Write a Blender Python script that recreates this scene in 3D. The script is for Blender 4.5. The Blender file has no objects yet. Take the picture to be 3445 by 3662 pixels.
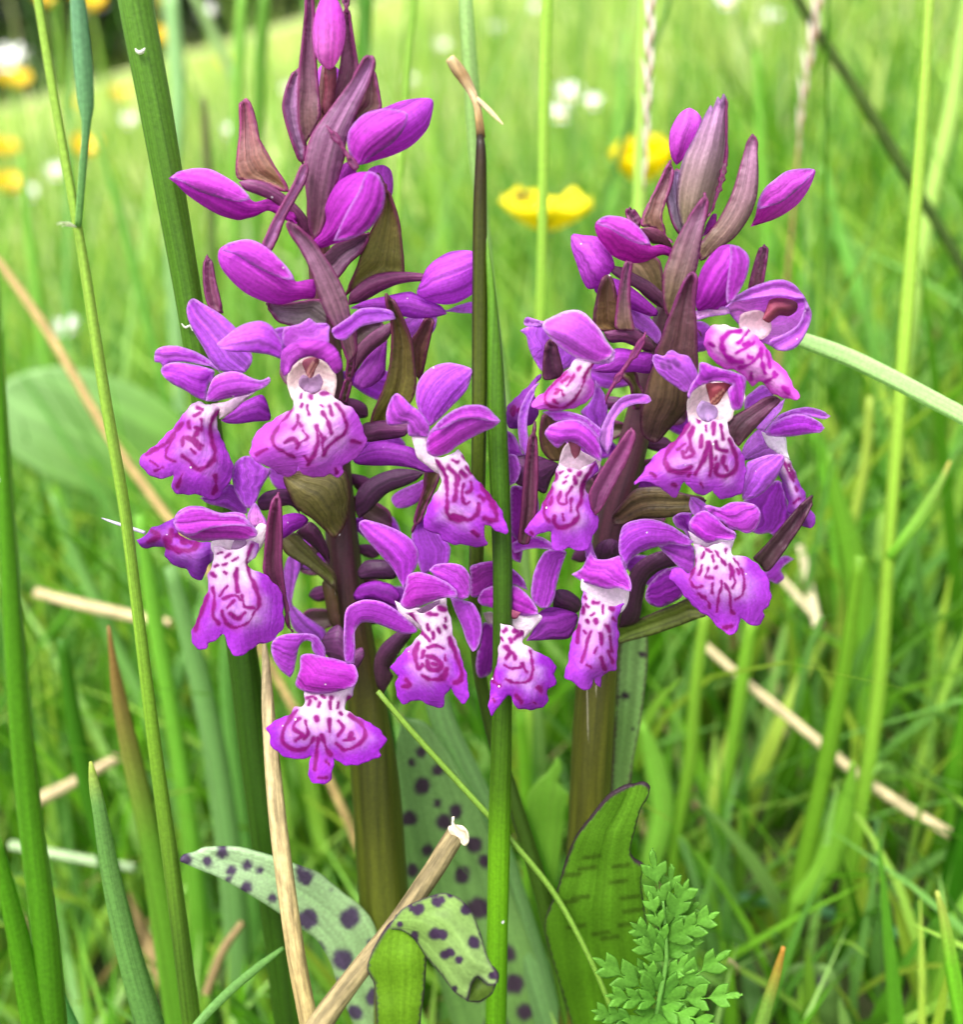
import bpy, math, random
import numpy as np
from mathutils import Vector
from mathutils.geometry import delaunay_2d_cdt

random.seed(7)
RNG = np.random.default_rng(7)
scene = bpy.context.scene
COL = scene.collection

# ---------------------------------------------------------------- camera, sky, sun, exposure
PITCH = math.radians(20.0)
VFOV = math.radians(50.0)
CAM_Z = 0.150
cam_data = bpy.data.cameras.new('camera')
cam = bpy.data.objects.new('camera', cam_data)
COL.objects.link(cam)
cam.location = (0, 0, CAM_Z)
cam.rotation_euler = (math.radians(90) - PITCH, 0, 0)
cam_data.sensor_fit = 'VERTICAL'
cam_data.sensor_height = 24.0
cam_data.lens = 12.0 / math.tan(VFOV / 2)
cam_data.clip_start = 0.005
cam_data.clip_end = 500
cam_data.dof.use_dof = True
cam_data.dof.focus_distance = 0.0985
cam_data.dof.aperture_fstop = cam_data.lens / 1.95      # opening of 1.95 mm, as on a small compact camera
scene.camera = cam

world = bpy.data.worlds.new('World')
scene.world = world
world.use_nodes = True
wn = world.node_tree.nodes
wl = world.node_tree.links
wn.clear()
SUN_EL, SUN_AZ = math.radians(58), math.radians(215)    # azimuth clockwise from +y (behind the camera, to the left)
sky = wn.new('ShaderNodeTexSky')
sky.sky_type = 'NISHITA'
sky.sun_disc = False
sky.sun_elevation = SUN_EL
sky.sun_rotation = SUN_AZ
sky.air_density = 1.2
sky.dust_density = 4.0
hs = wn.new('ShaderNodeHueSaturation')                  # thin white cloud: the sky's blue is mostly veiled
hs.inputs['Saturation'].default_value = 0.25
bg = wn.new('ShaderNodeBackground')
bg.inputs['Strength'].default_value = 0.15
wo = wn.new('ShaderNodeOutputWorld')
wl.new(sky.outputs[0], hs.inputs['Color'])
wl.new(hs.outputs[0], bg.inputs['Color'])
wl.new(bg.outputs[0], wo.inputs['Surface'])

sd = bpy.data.lights.new('sun', 'SUN')
sd.energy = 1.5
sd.angle = math.radians(25)
sd.color = (1.0, 0.97, 0.92)
sun = bpy.data.objects.new('sun', sd)
COL.objects.link(sun)
to_sun = Vector((math.sin(SUN_AZ) * math.cos(SUN_EL), math.cos(SUN_AZ) * math.cos(SUN_EL), math.sin(SUN_EL)))
sun.rotation_euler = to_sun.to_track_quat('Z', 'Y').to_euler()

vs = scene.view_settings
vs.view_transform = 'Standard'
vs.look = 'None'
vs.exposure = 1.25
vs.gamma = 1.0
vs.use_curve_mapping = False
scene.cycles.max_bounces = 8
scene.cycles.transmission_bounces = 6
scene.cycles.diffuse_bounces = 4

# ---------------------------------------------------------------- photo pixels to places
SW, SH = 3445.0, 3662.0                                  # the photograph
FPX = (SH / 2) / math.tan(VFOV / 2)
KD = 3445.0 / 1870.0                                     # "D" frame: the whole picture 1870 px wide
FRAMES = {'D': (0, 0, KD), 'F1': (400, 0, 1500 / 1870), 'F2': (350, 1000, 1000 / 1870), 'F3': (1150, 1000, 1000 / 1870),
          'F4': (350, 1750, 1200 / 1870), 'F5': (1150, 1750, 1200 / 1870), 'R1': (1950, 300, 1100 / 1870),
          'R2': (1800, 1000, 700 / 1870), 'R3': (2250, 1000, 800 / 1870), 'R4': (2150, 1600, 900 / 1870),
          'B1': (500, 2600, 1500 / 1870), 'B2': (1700, 2300, 1500 / 1870)}
CP, SP = math.cos(PITCH), math.sin(PITCH)

def src(fr, pts):
    ox, oy, s = FRAMES[fr]
    return np.array([(ox + p[0] * s, oy + p[1] * s) for p in pts], float)

def to_world(xy, d_mm):
    """photo pixel + depth along the view axis (mm) -> world (m)"""
    xy = np.asarray(xy, float); d = np.asarray(d_mm, float) / 1000.0
    X = (xy[..., 0] - SW / 2) / FPX * d
    Y = (xy[..., 1] - SH / 2) / FPX * d
    return np.stack([X, d * CP - Y * SP, CAM_Z - d * SP - Y * CP], -1)

def ground_z(x, y):
    return 0.116 * y + 0.265 * x

def stem_depth(ysrc):
    """depth of the orchids' stems, which lean back a little, at a photo row"""
    return 94.0 + 26.0 * (np.asarray(ysrc) / SH)

def upright_depth(ysrc, y0, d0, lean=1.0):
    """depth of something standing upright that is d0 mm away at row y0"""
    Y = (np.asarray(ysrc) - SH / 2) / FPX
    Y0 = (y0 - SH / 2) / FPX
    return d0 * (1 + lean * SP * (Y - Y0) / np.maximum(CP - Y * SP, 0.3))

# ---------------------------------------------------------------- colours and materials
def lin(h):
    v = [int(h[i:i + 2], 16) / 255 for i in (1, 3, 5)]
    return np.array([c / 12.92 if c <= 0.04045 else ((c + 0.055) / 1.055) ** 2.4 for c in v])

def plant_material(name, trans=0.3, rough=0.45, vein=0.35, bump=0.3, vscale=(1.6, 0.10), speck=0.0, tmul=1.25, spec=0.4, speck_scale=1400.0, grain=3200.0):
    """leaf or petal tissue: pigment from the mesh's colour layer, veins along the piece, light shining through"""
    m = bpy.data.materials.new(name)
    m.use_nodes = True
    nt = m.node_tree
    n, l = nt.nodes, nt.links
    n.clear()
    out = n.new('ShaderNodeOutputMaterial')
    at = n.new('ShaderNodeAttribute'); at.attribute_name = 'col'
    uv = n.new('ShaderNodeUVMap'); uv.uv_map = 'along'
    mp = n.new('ShaderNodeMapping'); mp.inputs['Scale'].default_value = (vscale[0], vscale[1], 1)
    l.new(uv.outputs[0], mp.inputs[0])
    no = n.new('ShaderNodeTexNoise'); no.inputs['Scale'].default_value = 1.0; no.inputs['Detail'].default_value = 4
    no.inputs['Roughness'].default_value = 0.6
    l.new(mp.outputs[0], no.inputs['Vector'])
    geo = n.new('ShaderNodeTexCoord')
    fine = n.new('ShaderNodeTexNoise'); fine.inputs['Scale'].default_value = grain; fine.inputs['Detail'].default_value = 3
    l.new(geo.outputs['Object'], fine.inputs['Vector'])
    mr = n.new('ShaderNodeMapRange')
    mr.inputs['From Min'].default_value = 0.34; mr.inputs['From Max'].default_value = 0.66
    mr.inputs['To Min'].default_value = 1 - vein; mr.inputs['To Max'].default_value = 1 + vein * 0.8
    l.new(no.outputs['Fac'], mr.inputs['Value'])
    mr2 = n.new('ShaderNodeMapRange')
    mr2.inputs['From Min'].default_value = 0.3; mr2.inputs['From Max'].default_value = 0.7
    mr2.inputs['To Min'].default_value = 0.86; mr2.inputs['To Max'].default_value = 1.14
    l.new(fine.outputs['Fac'], mr2.inputs['Value'])
    mu = n.new('ShaderNodeMath'); mu.operation = 'MULTIPLY'
    l.new(mr.outputs[0], mu.inputs[0]); l.new(mr2.outputs[0], mu.inputs[1])
    vm = n.new('ShaderNodeVectorMath'); vm.operation = 'SCALE'
    l.new(at.outputs['Color'], vm.inputs[0]); l.new(mu.outputs[0], vm.inputs['Scale'])
    base = vm.outputs[0]
    if speck > 0:                                        # pollen grains and tiny glints, both painted into the colour as pale specks
        vo = n.new('ShaderNodeTexVoronoi'); vo.inputs['Scale'].default_value = speck_scale
        l.new(geo.outputs['Object'], vo.inputs['Vector'])
        sepc = n.new('ShaderNodeSeparateColor'); l.new(vo.outputs['Color'], sepc.inputs[0])
        lt = n.new('ShaderNodeMath'); lt.operation = 'LESS_THAN'; lt.inputs[1].default_value = 0.16
        gt = n.new('ShaderNodeMath'); gt.operation = 'LESS_THAN'; gt.inputs[1].default_value = speck
        l.new(vo.outputs['Distance'], lt.inputs[0]); l.new(sepc.outputs[0], gt.inputs[0])
        an = n.new('ShaderNodeMath'); an.operation = 'MULTIPLY'
        l.new(lt.outputs[0], an.inputs[0]); l.new(gt.outputs[0], an.inputs[1])
        mx = n.new('ShaderNodeMix'); mx.data_type = 'RGBA'
        l.new(an.outputs[0], mx.inputs['Factor']); l.new(base, mx.inputs['A'])
        mx.inputs['B'].default_value = (0.85, 0.78, 0.82, 1)
        base = mx.outputs['Result']
    bs = n.new('ShaderNodeBsdfPrincipled')
    bs.inputs['Roughness'].default_value = rough
    bs.inputs['Specular IOR Level'].default_value = spec
    l.new(base, bs.inputs['Base Color'])
    bp = n.new('ShaderNodeBump'); bp.inputs['Strength'].default_value = bump; bp.inputs['Distance'].default_value = 0.0003
    ad = n.new('ShaderNodeMath'); ad.operation = 'MULTIPLY_ADD'; ad.inputs[1].default_value = 0.35
    l.new(fine.outputs['Fac'], ad.inputs[0]); l.new(no.outputs['Fac'], ad.inputs[2])
    l.new(ad.outputs[0], bp.inputs['Height']); l.new(bp.outputs[0], bs.inputs['Normal'])
    if trans > 0:
        tr = n.new('ShaderNodeBsdfTranslucent')
        sc = n.new('ShaderNodeVectorMath'); sc.operation = 'SCALE'; sc.inputs['Scale'].default_value = tmul
        l.new(base, sc.inputs[0]); l.new(sc.outputs[0], tr.inputs['Color'])
        ms = n.new('ShaderNodeMixShader'); ms.inputs[0].default_value = trans
        l.new(bs.outputs[0], ms.inputs[1]); l.new(tr.outputs[0], ms.inputs[2])
        l.new(ms.outputs[0], out.inputs['Surface'])
    else:
        l.new(bs.outputs[0], out.inputs['Surface'])
    return m

M = {
    'petal': plant_material('petal_tissue', 0.48, 0.6, 0.42, 0.6, (1.7, 0.03), speck=0.02, spec=0.3, speck_scale=1700.0),
    'lip': plant_material('lip_tissue', 0.32, 0.58, 0.10, 0.5, (1.6, 0.2), speck=0.022, spec=0.3, speck_scale=1700.0),
    'bract': plant_material('bract_tissue', 0.16, 0.5, 0.42, 0.5, (2.4, 0.04), speck=0.008, spec=0.5),
    'stem': plant_material('stem_skin', 0.0, 0.45, 0.40, 0.35, (1.1, 0.05), speck=0.006, spec=0.5),
    'leaf': plant_material('leaf_tissue', 0.30, 0.5, 0.22, 0.35, (1.3, 0.04), spec=0.22),
    'grass': plant_material('grass_tissue', 0.38, 0.45, 0.30, 0.25, (2.4, 0.02), spec=0.28, tmul=1.5),
    'rush': plant_material('rush_skin', 0.0, 0.42, 0.34, 0.3, (2.6, 0.015), speck=0.006, spec=0.3, speck_scale=900.0),
    'straw': plant_material('straw_skin', 0.10, 0.65, 0.5, 0.6, (2.0, 0.22), spec=0.2, grain=1500.0),
    'yellow': plant_material('buttercup_petal', 0.30, 0.25, 0.08, 0.1, (0.6, 0.1), spec=0.6),
    'white': plant_material('white_petal', 0.30, 0.5, 0.05, 0.1, (0.6, 0.1)),
    'crown': plant_material('tree_foliage', 0.15, 0.6, 0.3, 0.0, (1, 1)),
}

# ---------------------------------------------------------------- mesh helpers
def link_mesh(name, V, F, mat, root=None, parent=None, col=None, uv=None, smooth=True, origin=None):
    """one mesh object; V in world metres; root = the Empty whose place is the thing's base"""
    V = np.asarray(V, float)
    if root is not None:
        V = V - np.array(root.location)
    elif origin is not None:
        V = V - np.asarray(origin)
    me = bpy.data.meshes.new(name)
    me.from_pydata(V.tolist(), [], [tuple(f) for f in F])
    nv = len(me.vertices)
    if col is not None:
        ca = me.color_attributes.new('col', 'FLOAT_COLOR', 'POINT')
        c4 = np.ones((nv, 4), np.float32); c4[:, :3] = col
        ca.data.foreach_set('color', c4.ravel())
    if uv is not None:
        ul = me.uv_layers.new(name='along')
        li = np.zeros(len(me.loops), np.int32); me.loops.foreach_get('vertex_index', li)
        ul.data.foreach_set('uv', np.asarray(uv, np.float32)[li].ravel())
    if smooth:
        me.polygons.foreach_set('use_smooth', np.ones(len(me.polygons), bool))
    me.materials.append(mat)
    me.update()
    o = bpy.data.objects.new(name, me)
    COL.objects.link(o)
    if parent is not None:
        o.parent = parent
    elif root is not None:
        o.parent = root
    if origin is not None and root is None:
        o.location = origin
    return o

def tag(o, label, cat, group=None, kind=None):
    if label: o['label'] = label
    if cat: o['category'] = cat
    if group: o['group'] = group
    if kind: o['kind'] = kind
    return o

def empty(name, loc):
    o = bpy.data.objects.new(name, None)
    COL.objects.link(o)
    o.location = loc
    o.empty_display_size = 0.01
    return o

def closed_spline(P, step):
    """smooth closed curve through the traced points, about step px between samples"""
    n = len(P); out = []
    for i in range(n):
        p0, p1, p2, p3 = P[i - 1], P[i], P[(i + 1) % n], P[(i + 2) % n]
        k = max(1, int(round(np.hypot(*(p2 - p1)) / step)))
        a = p1 + 0; m1 = (p2 - p0) * 0.42; m2 = (p3 - p1) * 0.42
        L = np.hypot(*(p2 - p1)) + 1e-9
        u_ = lambda v: v / (np.hypot(*v) + 1e-9)
        if u_(p1 - p0) @ u_(p2 - p1) < -0.05: m1 = m1 * 0.0      # a real point stays pointed
        if u_(p2 - p1) @ u_(p3 - p2) < -0.05: m2 = m2 * 0.0
        for m_ in (m1, m2):
            q = np.hypot(*m_)
            if q > L: m_ *= L / q
        for j in range(k):
            t = j / k
            h00 = 2 * t**3 - 3 * t**2 + 1; h10 = t**3 - 2 * t**2 + t; h01 = -2 * t**3 + 3 * t**2; h11 = t**3 - t**2
            out.append(h00 * p1 + h10 * m1 + h01 * p2 + h11 * m2)
    return np.array(out)

def open_spline(P, n):
    """P (k, c): n samples of a smooth curve through the rows of P"""
    P = np.asarray(P, float); k = len(P)
    seg = np.concatenate([[0], np.cumsum(np.linalg.norm(np.diff(P[:, :2], axis=0), axis=1) + 1e-9)])
    t = np.linspace(0, seg[-1], n)
    tang = np.zeros_like(P)
    for i in range(k):
        a, b = max(0, i - 1), min(k - 1, i + 1)
        tang[i] = (P[b] - P[a]) / max(seg[b] - seg[a], 1e-9)
    out = np.zeros((n, P.shape[1]))
    for j, tt in enumerate(t):
        i = min(k - 2, int(np.searchsorted(seg, tt, 'right') - 1))
        h = seg[i + 1] - seg[i]; u = (tt - seg[i]) / h
        out[j] = (2*u**3 - 3*u**2 + 1) * P[i] + (u**3 - 2*u**2 + u) * h * tang[i] + (-2*u**3 + 3*u**2) * P[i+1] + (u**3 - u**2) * h * tang[i+1]
    return out

def inside(P, poly):
    x, y = P[:, 0][:, None], P[:, 1][:, None]
    x1, y1 = poly[:, 0][None], poly[:, 1][None]
    x2, y2 = np.roll(poly[:, 0], -1)[None], np.roll(poly[:, 1], -1)[None]
    c = ((y1 > y) != (y2 > y)) & (x < (x2 - x1) * (y - y1) / np.where(y2 == y1, 1e-9, y2 - y1) + x1)
    return c.sum(1) % 2 == 1

def seg_dist(P, A, B, w=None):
    d = B - A
    L2 = (d**2).sum(1)[None] + 1e-12
    t = np.clip(((P[:, None, :] - A[None]) * d[None]).sum(2) / L2, 0, 1)
    q = A[None] + t[..., None] * d[None] - P[:, None, :]
    dd = np.sqrt((q**2).sum(2))
    return (dd if w is None else dd / w[None]).min(1)

def fill(outline, grid, frill=0.0):
    """triangulated fill of a closed outline (photo px): vertices, faces, distance to the rim"""
    B = closed_spline(outline, grid * 0.9)
    if frill:                                             # finely uneven rim
        nb_ = np.roll(B, -1, 0) - np.roll(B, 1, 0); nb_ /= np.linalg.norm(nb_, axis=1)[:, None] + 1e-9
        k_ = np.arange(len(B)); L_ = len(B)
        ph = (B.sum() % 7)
        jit = sum(a_ * np.sin(2 * math.pi * k_ * c_ / L_ + ph * c_) for a_, c_ in ((0.6, max(3, L_ // 9)), (0.5, max(4, L_ // 14)), (0.7, max(2, L_ // 23))))
        B = B + np.stack([-nb_[:, 1], nb_[:, 0]], 1) * (frill * jit)[:, None]
    lo, hi = B.min(0), B.max(0)
    ys = np.arange(lo[1], hi[1], grid * 0.87)
    pts = []
    for i, y in enumerate(ys):
        xs = np.arange(lo[0] + (grid / 2 if i % 2 else 0), hi[0], grid)
        pts.append(np.stack([xs, np.full_like(xs, y)], 1))
    G = np.concatenate(pts)
    G = G[inside(G, B)]
    if len(G):
        G = G[seg_dist(G, B, np.roll(B, -1, 0)) > grid * 0.55]
    allp = np.concatenate([B, G]) if len(G) else B
    nb = len(B)
    v, e, f, *_ = delaunay_2d_cdt([Vector(p) for p in allp], [], [list(range(nb))], 1, 1e-5)
    V = np.array([(p.x, p.y) for p in v])
    ar = 0.0
    for t in f[:50]:
        a, b, c = V[t[0]], V[t[1]], V[t[2]]
        ar += (b[0]-a[0])*(c[1]-a[1]) - (b[1]-a[1])*(c[0]-a[0])
    F = [tuple(t) if ar < 0 else tuple(reversed(t)) for t in f]   # faces turned to the viewer
    E = seg_dist(V, B, np.roll(B, -1, 0))
    E[E < 1e-3] = 0
    return V, F, E

def smooth_field(h, F, fixed, it):
    T = np.array(F)
    a = np.concatenate([T[:, 0], T[:, 1], T[:, 2], T[:, 1], T[:, 2], T[:, 0]])
    b = np.concatenate([T[:, 1], T[:, 2], T[:, 0], T[:, 0], T[:, 1], T[:, 2]])
    cnt = np.bincount(a, minlength=len(h)) + 1e-9
    for _ in range(it):
        s = np.bincount(a, weights=h[b], minlength=len(h)) / cnt
        h = np.where(fixed, h, 0.4 * h + 0.6 * s)
    return h

class Wobble:
    """smooth random bumps over photo px"""
    def __init__(self, seed, scale):
        r = np.random.default_rng(seed)
        self.k = r.normal(0, 1 / scale, (6, 2)); self.p = r.uniform(0, 6.28, 6)
    def __call__(self, P):
        return np.sin(P @ self.k.T + self.p).sum(1) / 3.5

_seed = [100]
def piece(name, fr, pts, mat, root, parent=None, off=(5, 5), bulge=0.0, solid=False, thick=0.11, grid=10, c0='#a04cb8', c1=None,
          rim=None, rimw=0.18, wob=0.0, fold=0.0, depth=None, paint=None, cup=0.0, flat=1.0, frill=0.0):
    """one traced organ. off = mm in front of the stem at its base (first traced point) and at its tip; bulge = mm of doming;
    solid = closed swelling body; fold = mm of keel along the middle; depth(xy) overrides the stem's depth"""
    _seed[0] += 1
    O = src(fr, pts)
    V, F, E = fill(O, grid, frill)
    b = O[0]; tip = O[np.argmax(((O - b)**2).sum(1))]
    ax = tip - b; L = np.hypot(*ax) + 1e-9; ax = ax / L; nr = np.array([-ax[1], ax[0]])
    t = np.clip((V - b) @ ax / L, 0, 1); s = (V - b) @ nr
    mm = 100.0 / FPX                                      # mm per px at the flowers
    Em = max(E.max(), 1e-6); q = E / Em
    dep = stem_depth(V[:, 1]) if depth is None else depth(V)
    dep = dep - (off[0] + (off[1] - off[0]) * t)
    rimv = E <= 0
    it = int(min(40, 6 + (Em / grid)**1.3))
    wobv = Wobble(_seed[0], 60 / (1 if grid < 20 else .6))(V) * wob
    kk = np.linspace(0, 1, 14)
    near_ = [np.abs(t - k) < 0.08 for k in kk]
    mid = np.interp(t, kk, [np.median(s[m_]) if m_.any() else 0 for m_ in near_])
    wl_ = np.array([max(1e-6, np.abs((s - mid)[m_]).max()) if m_.any() else 1 for m_ in near_])
    wloc = np.interp(t, kk, wl_)
    r_ = (s - mid) / wloc
    uv = np.stack([r_ * wl_.max() * mm + _seed[0] * 3.7, t * L * mm], 1)
    C0 = lin(c0); C1 = lin(c1) if c1 else C0
    col = C0[None] * (1 - t[:, None]) + C1[None] * t[:, None]
    if rim:
        w = np.clip(1 - q / rimw, 0, 1)[:, None]**1.5
        col = col * (1 - w) + lin(rim)[None] * w
    if paint:
        col = paint(V, t, s, q, col)
    if solid:
        R = Em
        h = np.sqrt(np.maximum(2 * R * E - E**2, 0)) * mm * flat
        h = smooth_field(h, F, rimv, it)
        h[rimv] = 0
        h = h + np.where(rimv, 0, wobv * 0.4)
        front = to_world(V, dep - h)
        inn = np.where(~rimv)[0]
        back = to_world(V[inn], (dep + h)[inn])
        idx = np.arange(len(V)); idx[inn] = len(V) + np.arange(len(inn))
        F2 = F + [tuple(int(idx[i]) for i in reversed(f)) for f in F if any(not rimv[i] for i in f)]
        W = np.concatenate([front, back]); col = np.concatenate([col, col[inn]]); uv = np.concatenate([uv, uv[inn]])
        return link_mesh(name, W, F2, M[mat], root, parent, col, uv)
    h = bulge * (0.55 * np.sin(np.clip(q, 0, 1) * math.pi / 2) + 0.45 * np.clip(1 - r_**2, 0, 1))
    h = smooth_field(h, F, rimv, it)
    smax = np.abs(s).max() + 1e-9
    dep = dep - h + wobv + cup * (s / smax)**2
    if fold:
        r = np.clip(np.abs(s - mid) / wloc, 0, 1)
        dep = dep + fold * (0.4 - r)
    W = to_world(V, dep)
    o = link_mesh(name, W, F, M[mat], root, parent, col, uv)
    sm = o.modifiers.new('thickness', 'SOLIDIFY'); sm.thickness = thick / 1000; sm.offset = -1
    return o

def strokes_paint(fr, strokes, width=25, dark='#860a74', white='#f2dcf0', margin='#a23cc0', tw=(0.55, 0.98), ew=(0.10, 0.62), neck=0.28):
    """lip pigment: white throat running out into the violet rim, and the traced magenta loops, dashes and dots"""
    segsA, segsB, ws = [], [], []
    rr = random.Random(int(strokes[0][0][0]))
    for st in strokes:
        p = src(fr, st)
        fw = rr.uniform(0.75, 1.35)
        if len(p) > 2:
            p = open_spline(p, len(p) * 3)
        for a, b in zip(p[:-1], p[1:]):
            segsA.append(a); segsB.append(b); ws.append(fw)
    A, B, ws = np.array(segsA), np.array(segsB), np.array(ws)
    w = width * FRAMES[fr][2] / 2 * 1.12
    def f(V, t, s, q, col):
        ss = lambda a, b, x: (lambda u: u * u * (3 - 2 * u))(np.clip((x - a) / (b - a), 0, 1))
        wb = Wobble(int(A[0, 0]) + 3, 28)(V)
        blot = 0.5 + 0.5 * Wobble(int(A[0, 0]) + 5, 20)(V)
        wh = ss(ew[0] + 0.10, ew[1] + 0.22, q + 0.07 * wb) * (1 - ss(tw[0] - 0.12, tw[1] - 0.05, t + 0.06 * wb))
        wh = np.clip(wh * (0.22 + 0.36 * blot), 0, 1)
        wh = np.maximum(wh, 0.92 * (1 - ss(neck * 0.6, neck * 1.8, t)) * (1 - ss(0.28, 0.62, np.abs(s) / (np.abs(s).max() + 1e-9))))
        mg = lin(margin)[None] * np.array([1.10, 0.85, 1.05]) * (1 + 0.12 * wb[:, None])
        c = mg * (1 - wh[:, None]) + lin(white)[None] * wh[:, None]
        d = seg_dist(V + 2.2 * np.stack([Wobble(int(A[0, 1]) + 1, 9)(V), Wobble(int(A[0, 1]) + 2, 9)(V)], 1), A, B, ws)
        ww = w * (1 + 0.5 * Wobble(int(A[0, 1]) + 9, 11)(V))
        k = 1 - ss(ww * 0.55, ww * 1.35, d)
        halo = (1 - ss(ww, ww * 3.0, d)) * 0.34
        c = c * (1 - halo[:, None]) + lin('#b040b0')[None] * halo[:, None]
        return c * (1 - k[:, None]) + lin(dark)[None] * k[:, None]
    return f

def rod(name, spine, mat, root=None, parent=None, depths=None, sides=14, n=None, cfun=None, flat=1.0, to_ground=True, cap=True, label=None, ridge=0.0, fr='D', origin_base=True, extend=None):
    """round stalk along traced points (x, y, half width in px of frame fr) with a depth (mm) at each"""
    s = FRAMES[fr][2]
    P = np.array([(FRAMES[fr][0] + p[0] * s, FRAMES[fr][1] + p[1] * s, p[2] * s) for p in spine], float)
    d = np.asarray(depths, float)
    n = n or max(8, len(P) * 6)
    Q = open_spline(np.column_stack([P, d]), n)
    W = to_world(Q[:, :2], Q[:, 3]); R = np.maximum(Q[:, 2], 0.6) / FPX * Q[:, 3] / 1000
    if to_ground:
        W, R = run_to_ground(W, R)
    return tube(name, W, R, mat, root, parent, sides, cfun, flat, ridge, cap)

def run_to_ground(W, R):
    a, b = W[-2], W[-1]
    dr = b - a; dr = dr / np.linalg.norm(dr)
    add, radd = [], []
    p = b.copy()
    for i in range(40):
        if p[2] < ground_z(p[0], p[1]) - 0.002: break
        dr = dr * 0.9 + np.array([0, 0.0, -1]) * 0.1; dr /= np.linalg.norm(dr)
        p = p + dr * 0.008
        add.append(p.copy()); radd.append(R[-1])
    if add:
        W = np.concatenate([W, np.array(add)]); R = np.concatenate([R, np.array(radd)])
    return W, R

def tube(name, W, R, mat, root=None, parent=None, sides=14, cfun=None, flat=1.0, ridge=0.0, cap=True):
    n = len(W)
    T = np.gradient(W, axis=0); T /= np.linalg.norm(T, axis=1)[:, None] + 1e-12
    view = W - np.array([0, 0, CAM_Z]); view /= np.linalg.norm(view, axis=1)[:, None]
    S = np.cross(T, view); S /= np.linalg.norm(S, axis=1)[:, None] + 1e-12
    N = np.cross(S, T)
    ang = np.linspace(0, 2 * math.pi, sides, endpoint=False)
    rr = 1 + ridge * np.cos(ang * max(3, sides // 3))
    V = W[:, None, :] + R[:, None, None] * (np.cos(ang)[None, :, None] * S[:, None, :] + flat * np.sin(ang)[None, :, None] * N[:, None, :]) * rr[None, :, None]
    V = V.reshape(-1, 3)
    F = []
    for i in range(n - 1):
        for j in range(sides):
            k = (j + 1) % sides
            F.append((i * sides + j, i * sides + k, (i + 1) * sides + k, (i + 1) * sides + j))
    if cap:
        F.append(tuple(range(sides - 1, -1, -1)))
    le = np.concatenate([[0], np.cumsum(np.linalg.norm(np.diff(W, axis=0), axis=1))])
    t = np.repeat(le / le[-1], sides)
    a = np.tile(ang, n)
    uv = np.stack([np.tile(np.abs(ang - math.pi) / math.pi, n) * np.repeat(R, sides) * 3141, np.repeat(le, sides) * 1000], 1)
    if cfun is None: cfun = lambda t, a: np.tile(lin('#4f7a22'), (len(t), 1))
    elif isinstance(cfun, str):
        cc = lin(cfun); cfun = lambda t, a: np.tile(cc, (len(t), 1))
    elif isinstance(cfun, list):
        ks = np.array([k for k, _ in cfun]); cs = np.array([lin(c) for _, c in cfun])
        cfun = lambda t, a: np.stack([np.interp(t, ks, cs[:, i]) for i in range(3)], 1)
    o = link_mesh(name, V, F, M[mat], root, parent, cfun(t, a), uv, origin=None if root is not None else W[-1])
    return o

def ribbon(name, W, Rw, mat, col, root=None, parent=None, keel=0.25, twist=0.0, thick=0.00022, spots=None, across=5):
    """flat blade: W centre line (m), Rw half widths (m), folded along its keel"""
    n = len(W)
    T = np.gradient(W, axis=0); T /= np.linalg.norm(T, axis=1)[:, None] + 1e-12
    view = W - np.array([0, 0, CAM_Z]); view /= np.linalg.norm(view, axis=1)[:, None]
    S = np.cross(T, view); S /= np.linalg.norm(S, axis=1)[:, None] + 1e-12
    N = np.cross(S, T)
    tw = twist * np.linspace(0, 1, n)[:, None] if np.isscalar(twist) else np.asarray(twist)[:, None]
    S2 = S * np.cos(tw) + N * np.sin(tw); N2 = N * np.cos(tw) - S * np.sin(tw)
    k = np.linspace(-1, 1, across)
    V = (W[:, None] + Rw[:, None, None] * (k[None, :, None] * S2[:, None] + keel * (k[None, :, None]**2) * N2[:, None])).reshape(-1, 3)
    F = [(i * across + j, i * across + j + 1, (i + 1) * across + j + 1, (i + 1) * across + j) for i in range(n - 1) for j in range(across - 1)]
    le = np.concatenate([[0], np.cumsum(np.linalg.norm(np.diff(W, axis=0), axis=1))])
    t = np.repeat(le / le[-1], across); kk = np.tile(k, n)
    uv = np.stack([kk * np.repeat(Rw, across) * 1000, np.repeat(le, across) * 1000], 1)
    if isinstance(col, str): c = np.tile(lin(col), (len(V), 1))
    elif isinstance(col, list):
        ks = np.array([a for a, _ in col]); cs = np.array([lin(b) for _, b in col])
        c = np.stack([np.interp(t, ks, cs[:, i]) for i in range(3)], 1)
    else: c = col(t, kk)
    c = c * (1 + 0.18 * (np.abs(kk) < 0.12))[:, None]
    o = link_mesh(name, V, F, M[mat], root, parent, c, uv, origin=None if root is not None else W[-1])
    sm = o.modifiers.new('thickness', 'SOLIDIFY'); sm.thickness = thick; sm.offset = 0
    return o

def blade(name, spine, depths, col, mat='grass', fr='D', keel=0.25, twist=0.0, to_ground=True, root=None, parent=None, n=None):
    s = FRAMES[fr][2]
    P = np.array([(FRAMES[fr][0] + p[0] * s, FRAMES[fr][1] + p[1] * s, p[2] * s) for p in spine], float)
    if np.isscalar(depths):
        d = upright_depth(P[:, 1], P[0, 1], depths, 0.85)
    else: d = np.asarray(depths, float)
    Q = open_spline(np.column_stack([P, d]), n or max(8, len(P) * 5))
    W = to_world(Q[:, :2], Q[:, 3]); R = np.maximum(Q[:, 2], 0.5) / FPX * Q[:, 3] / 1000
    if to_ground: W, R = run_to_ground(W, R)
    return ribbon(name, W, R, mat, col, root, parent, keel, twist)
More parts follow.
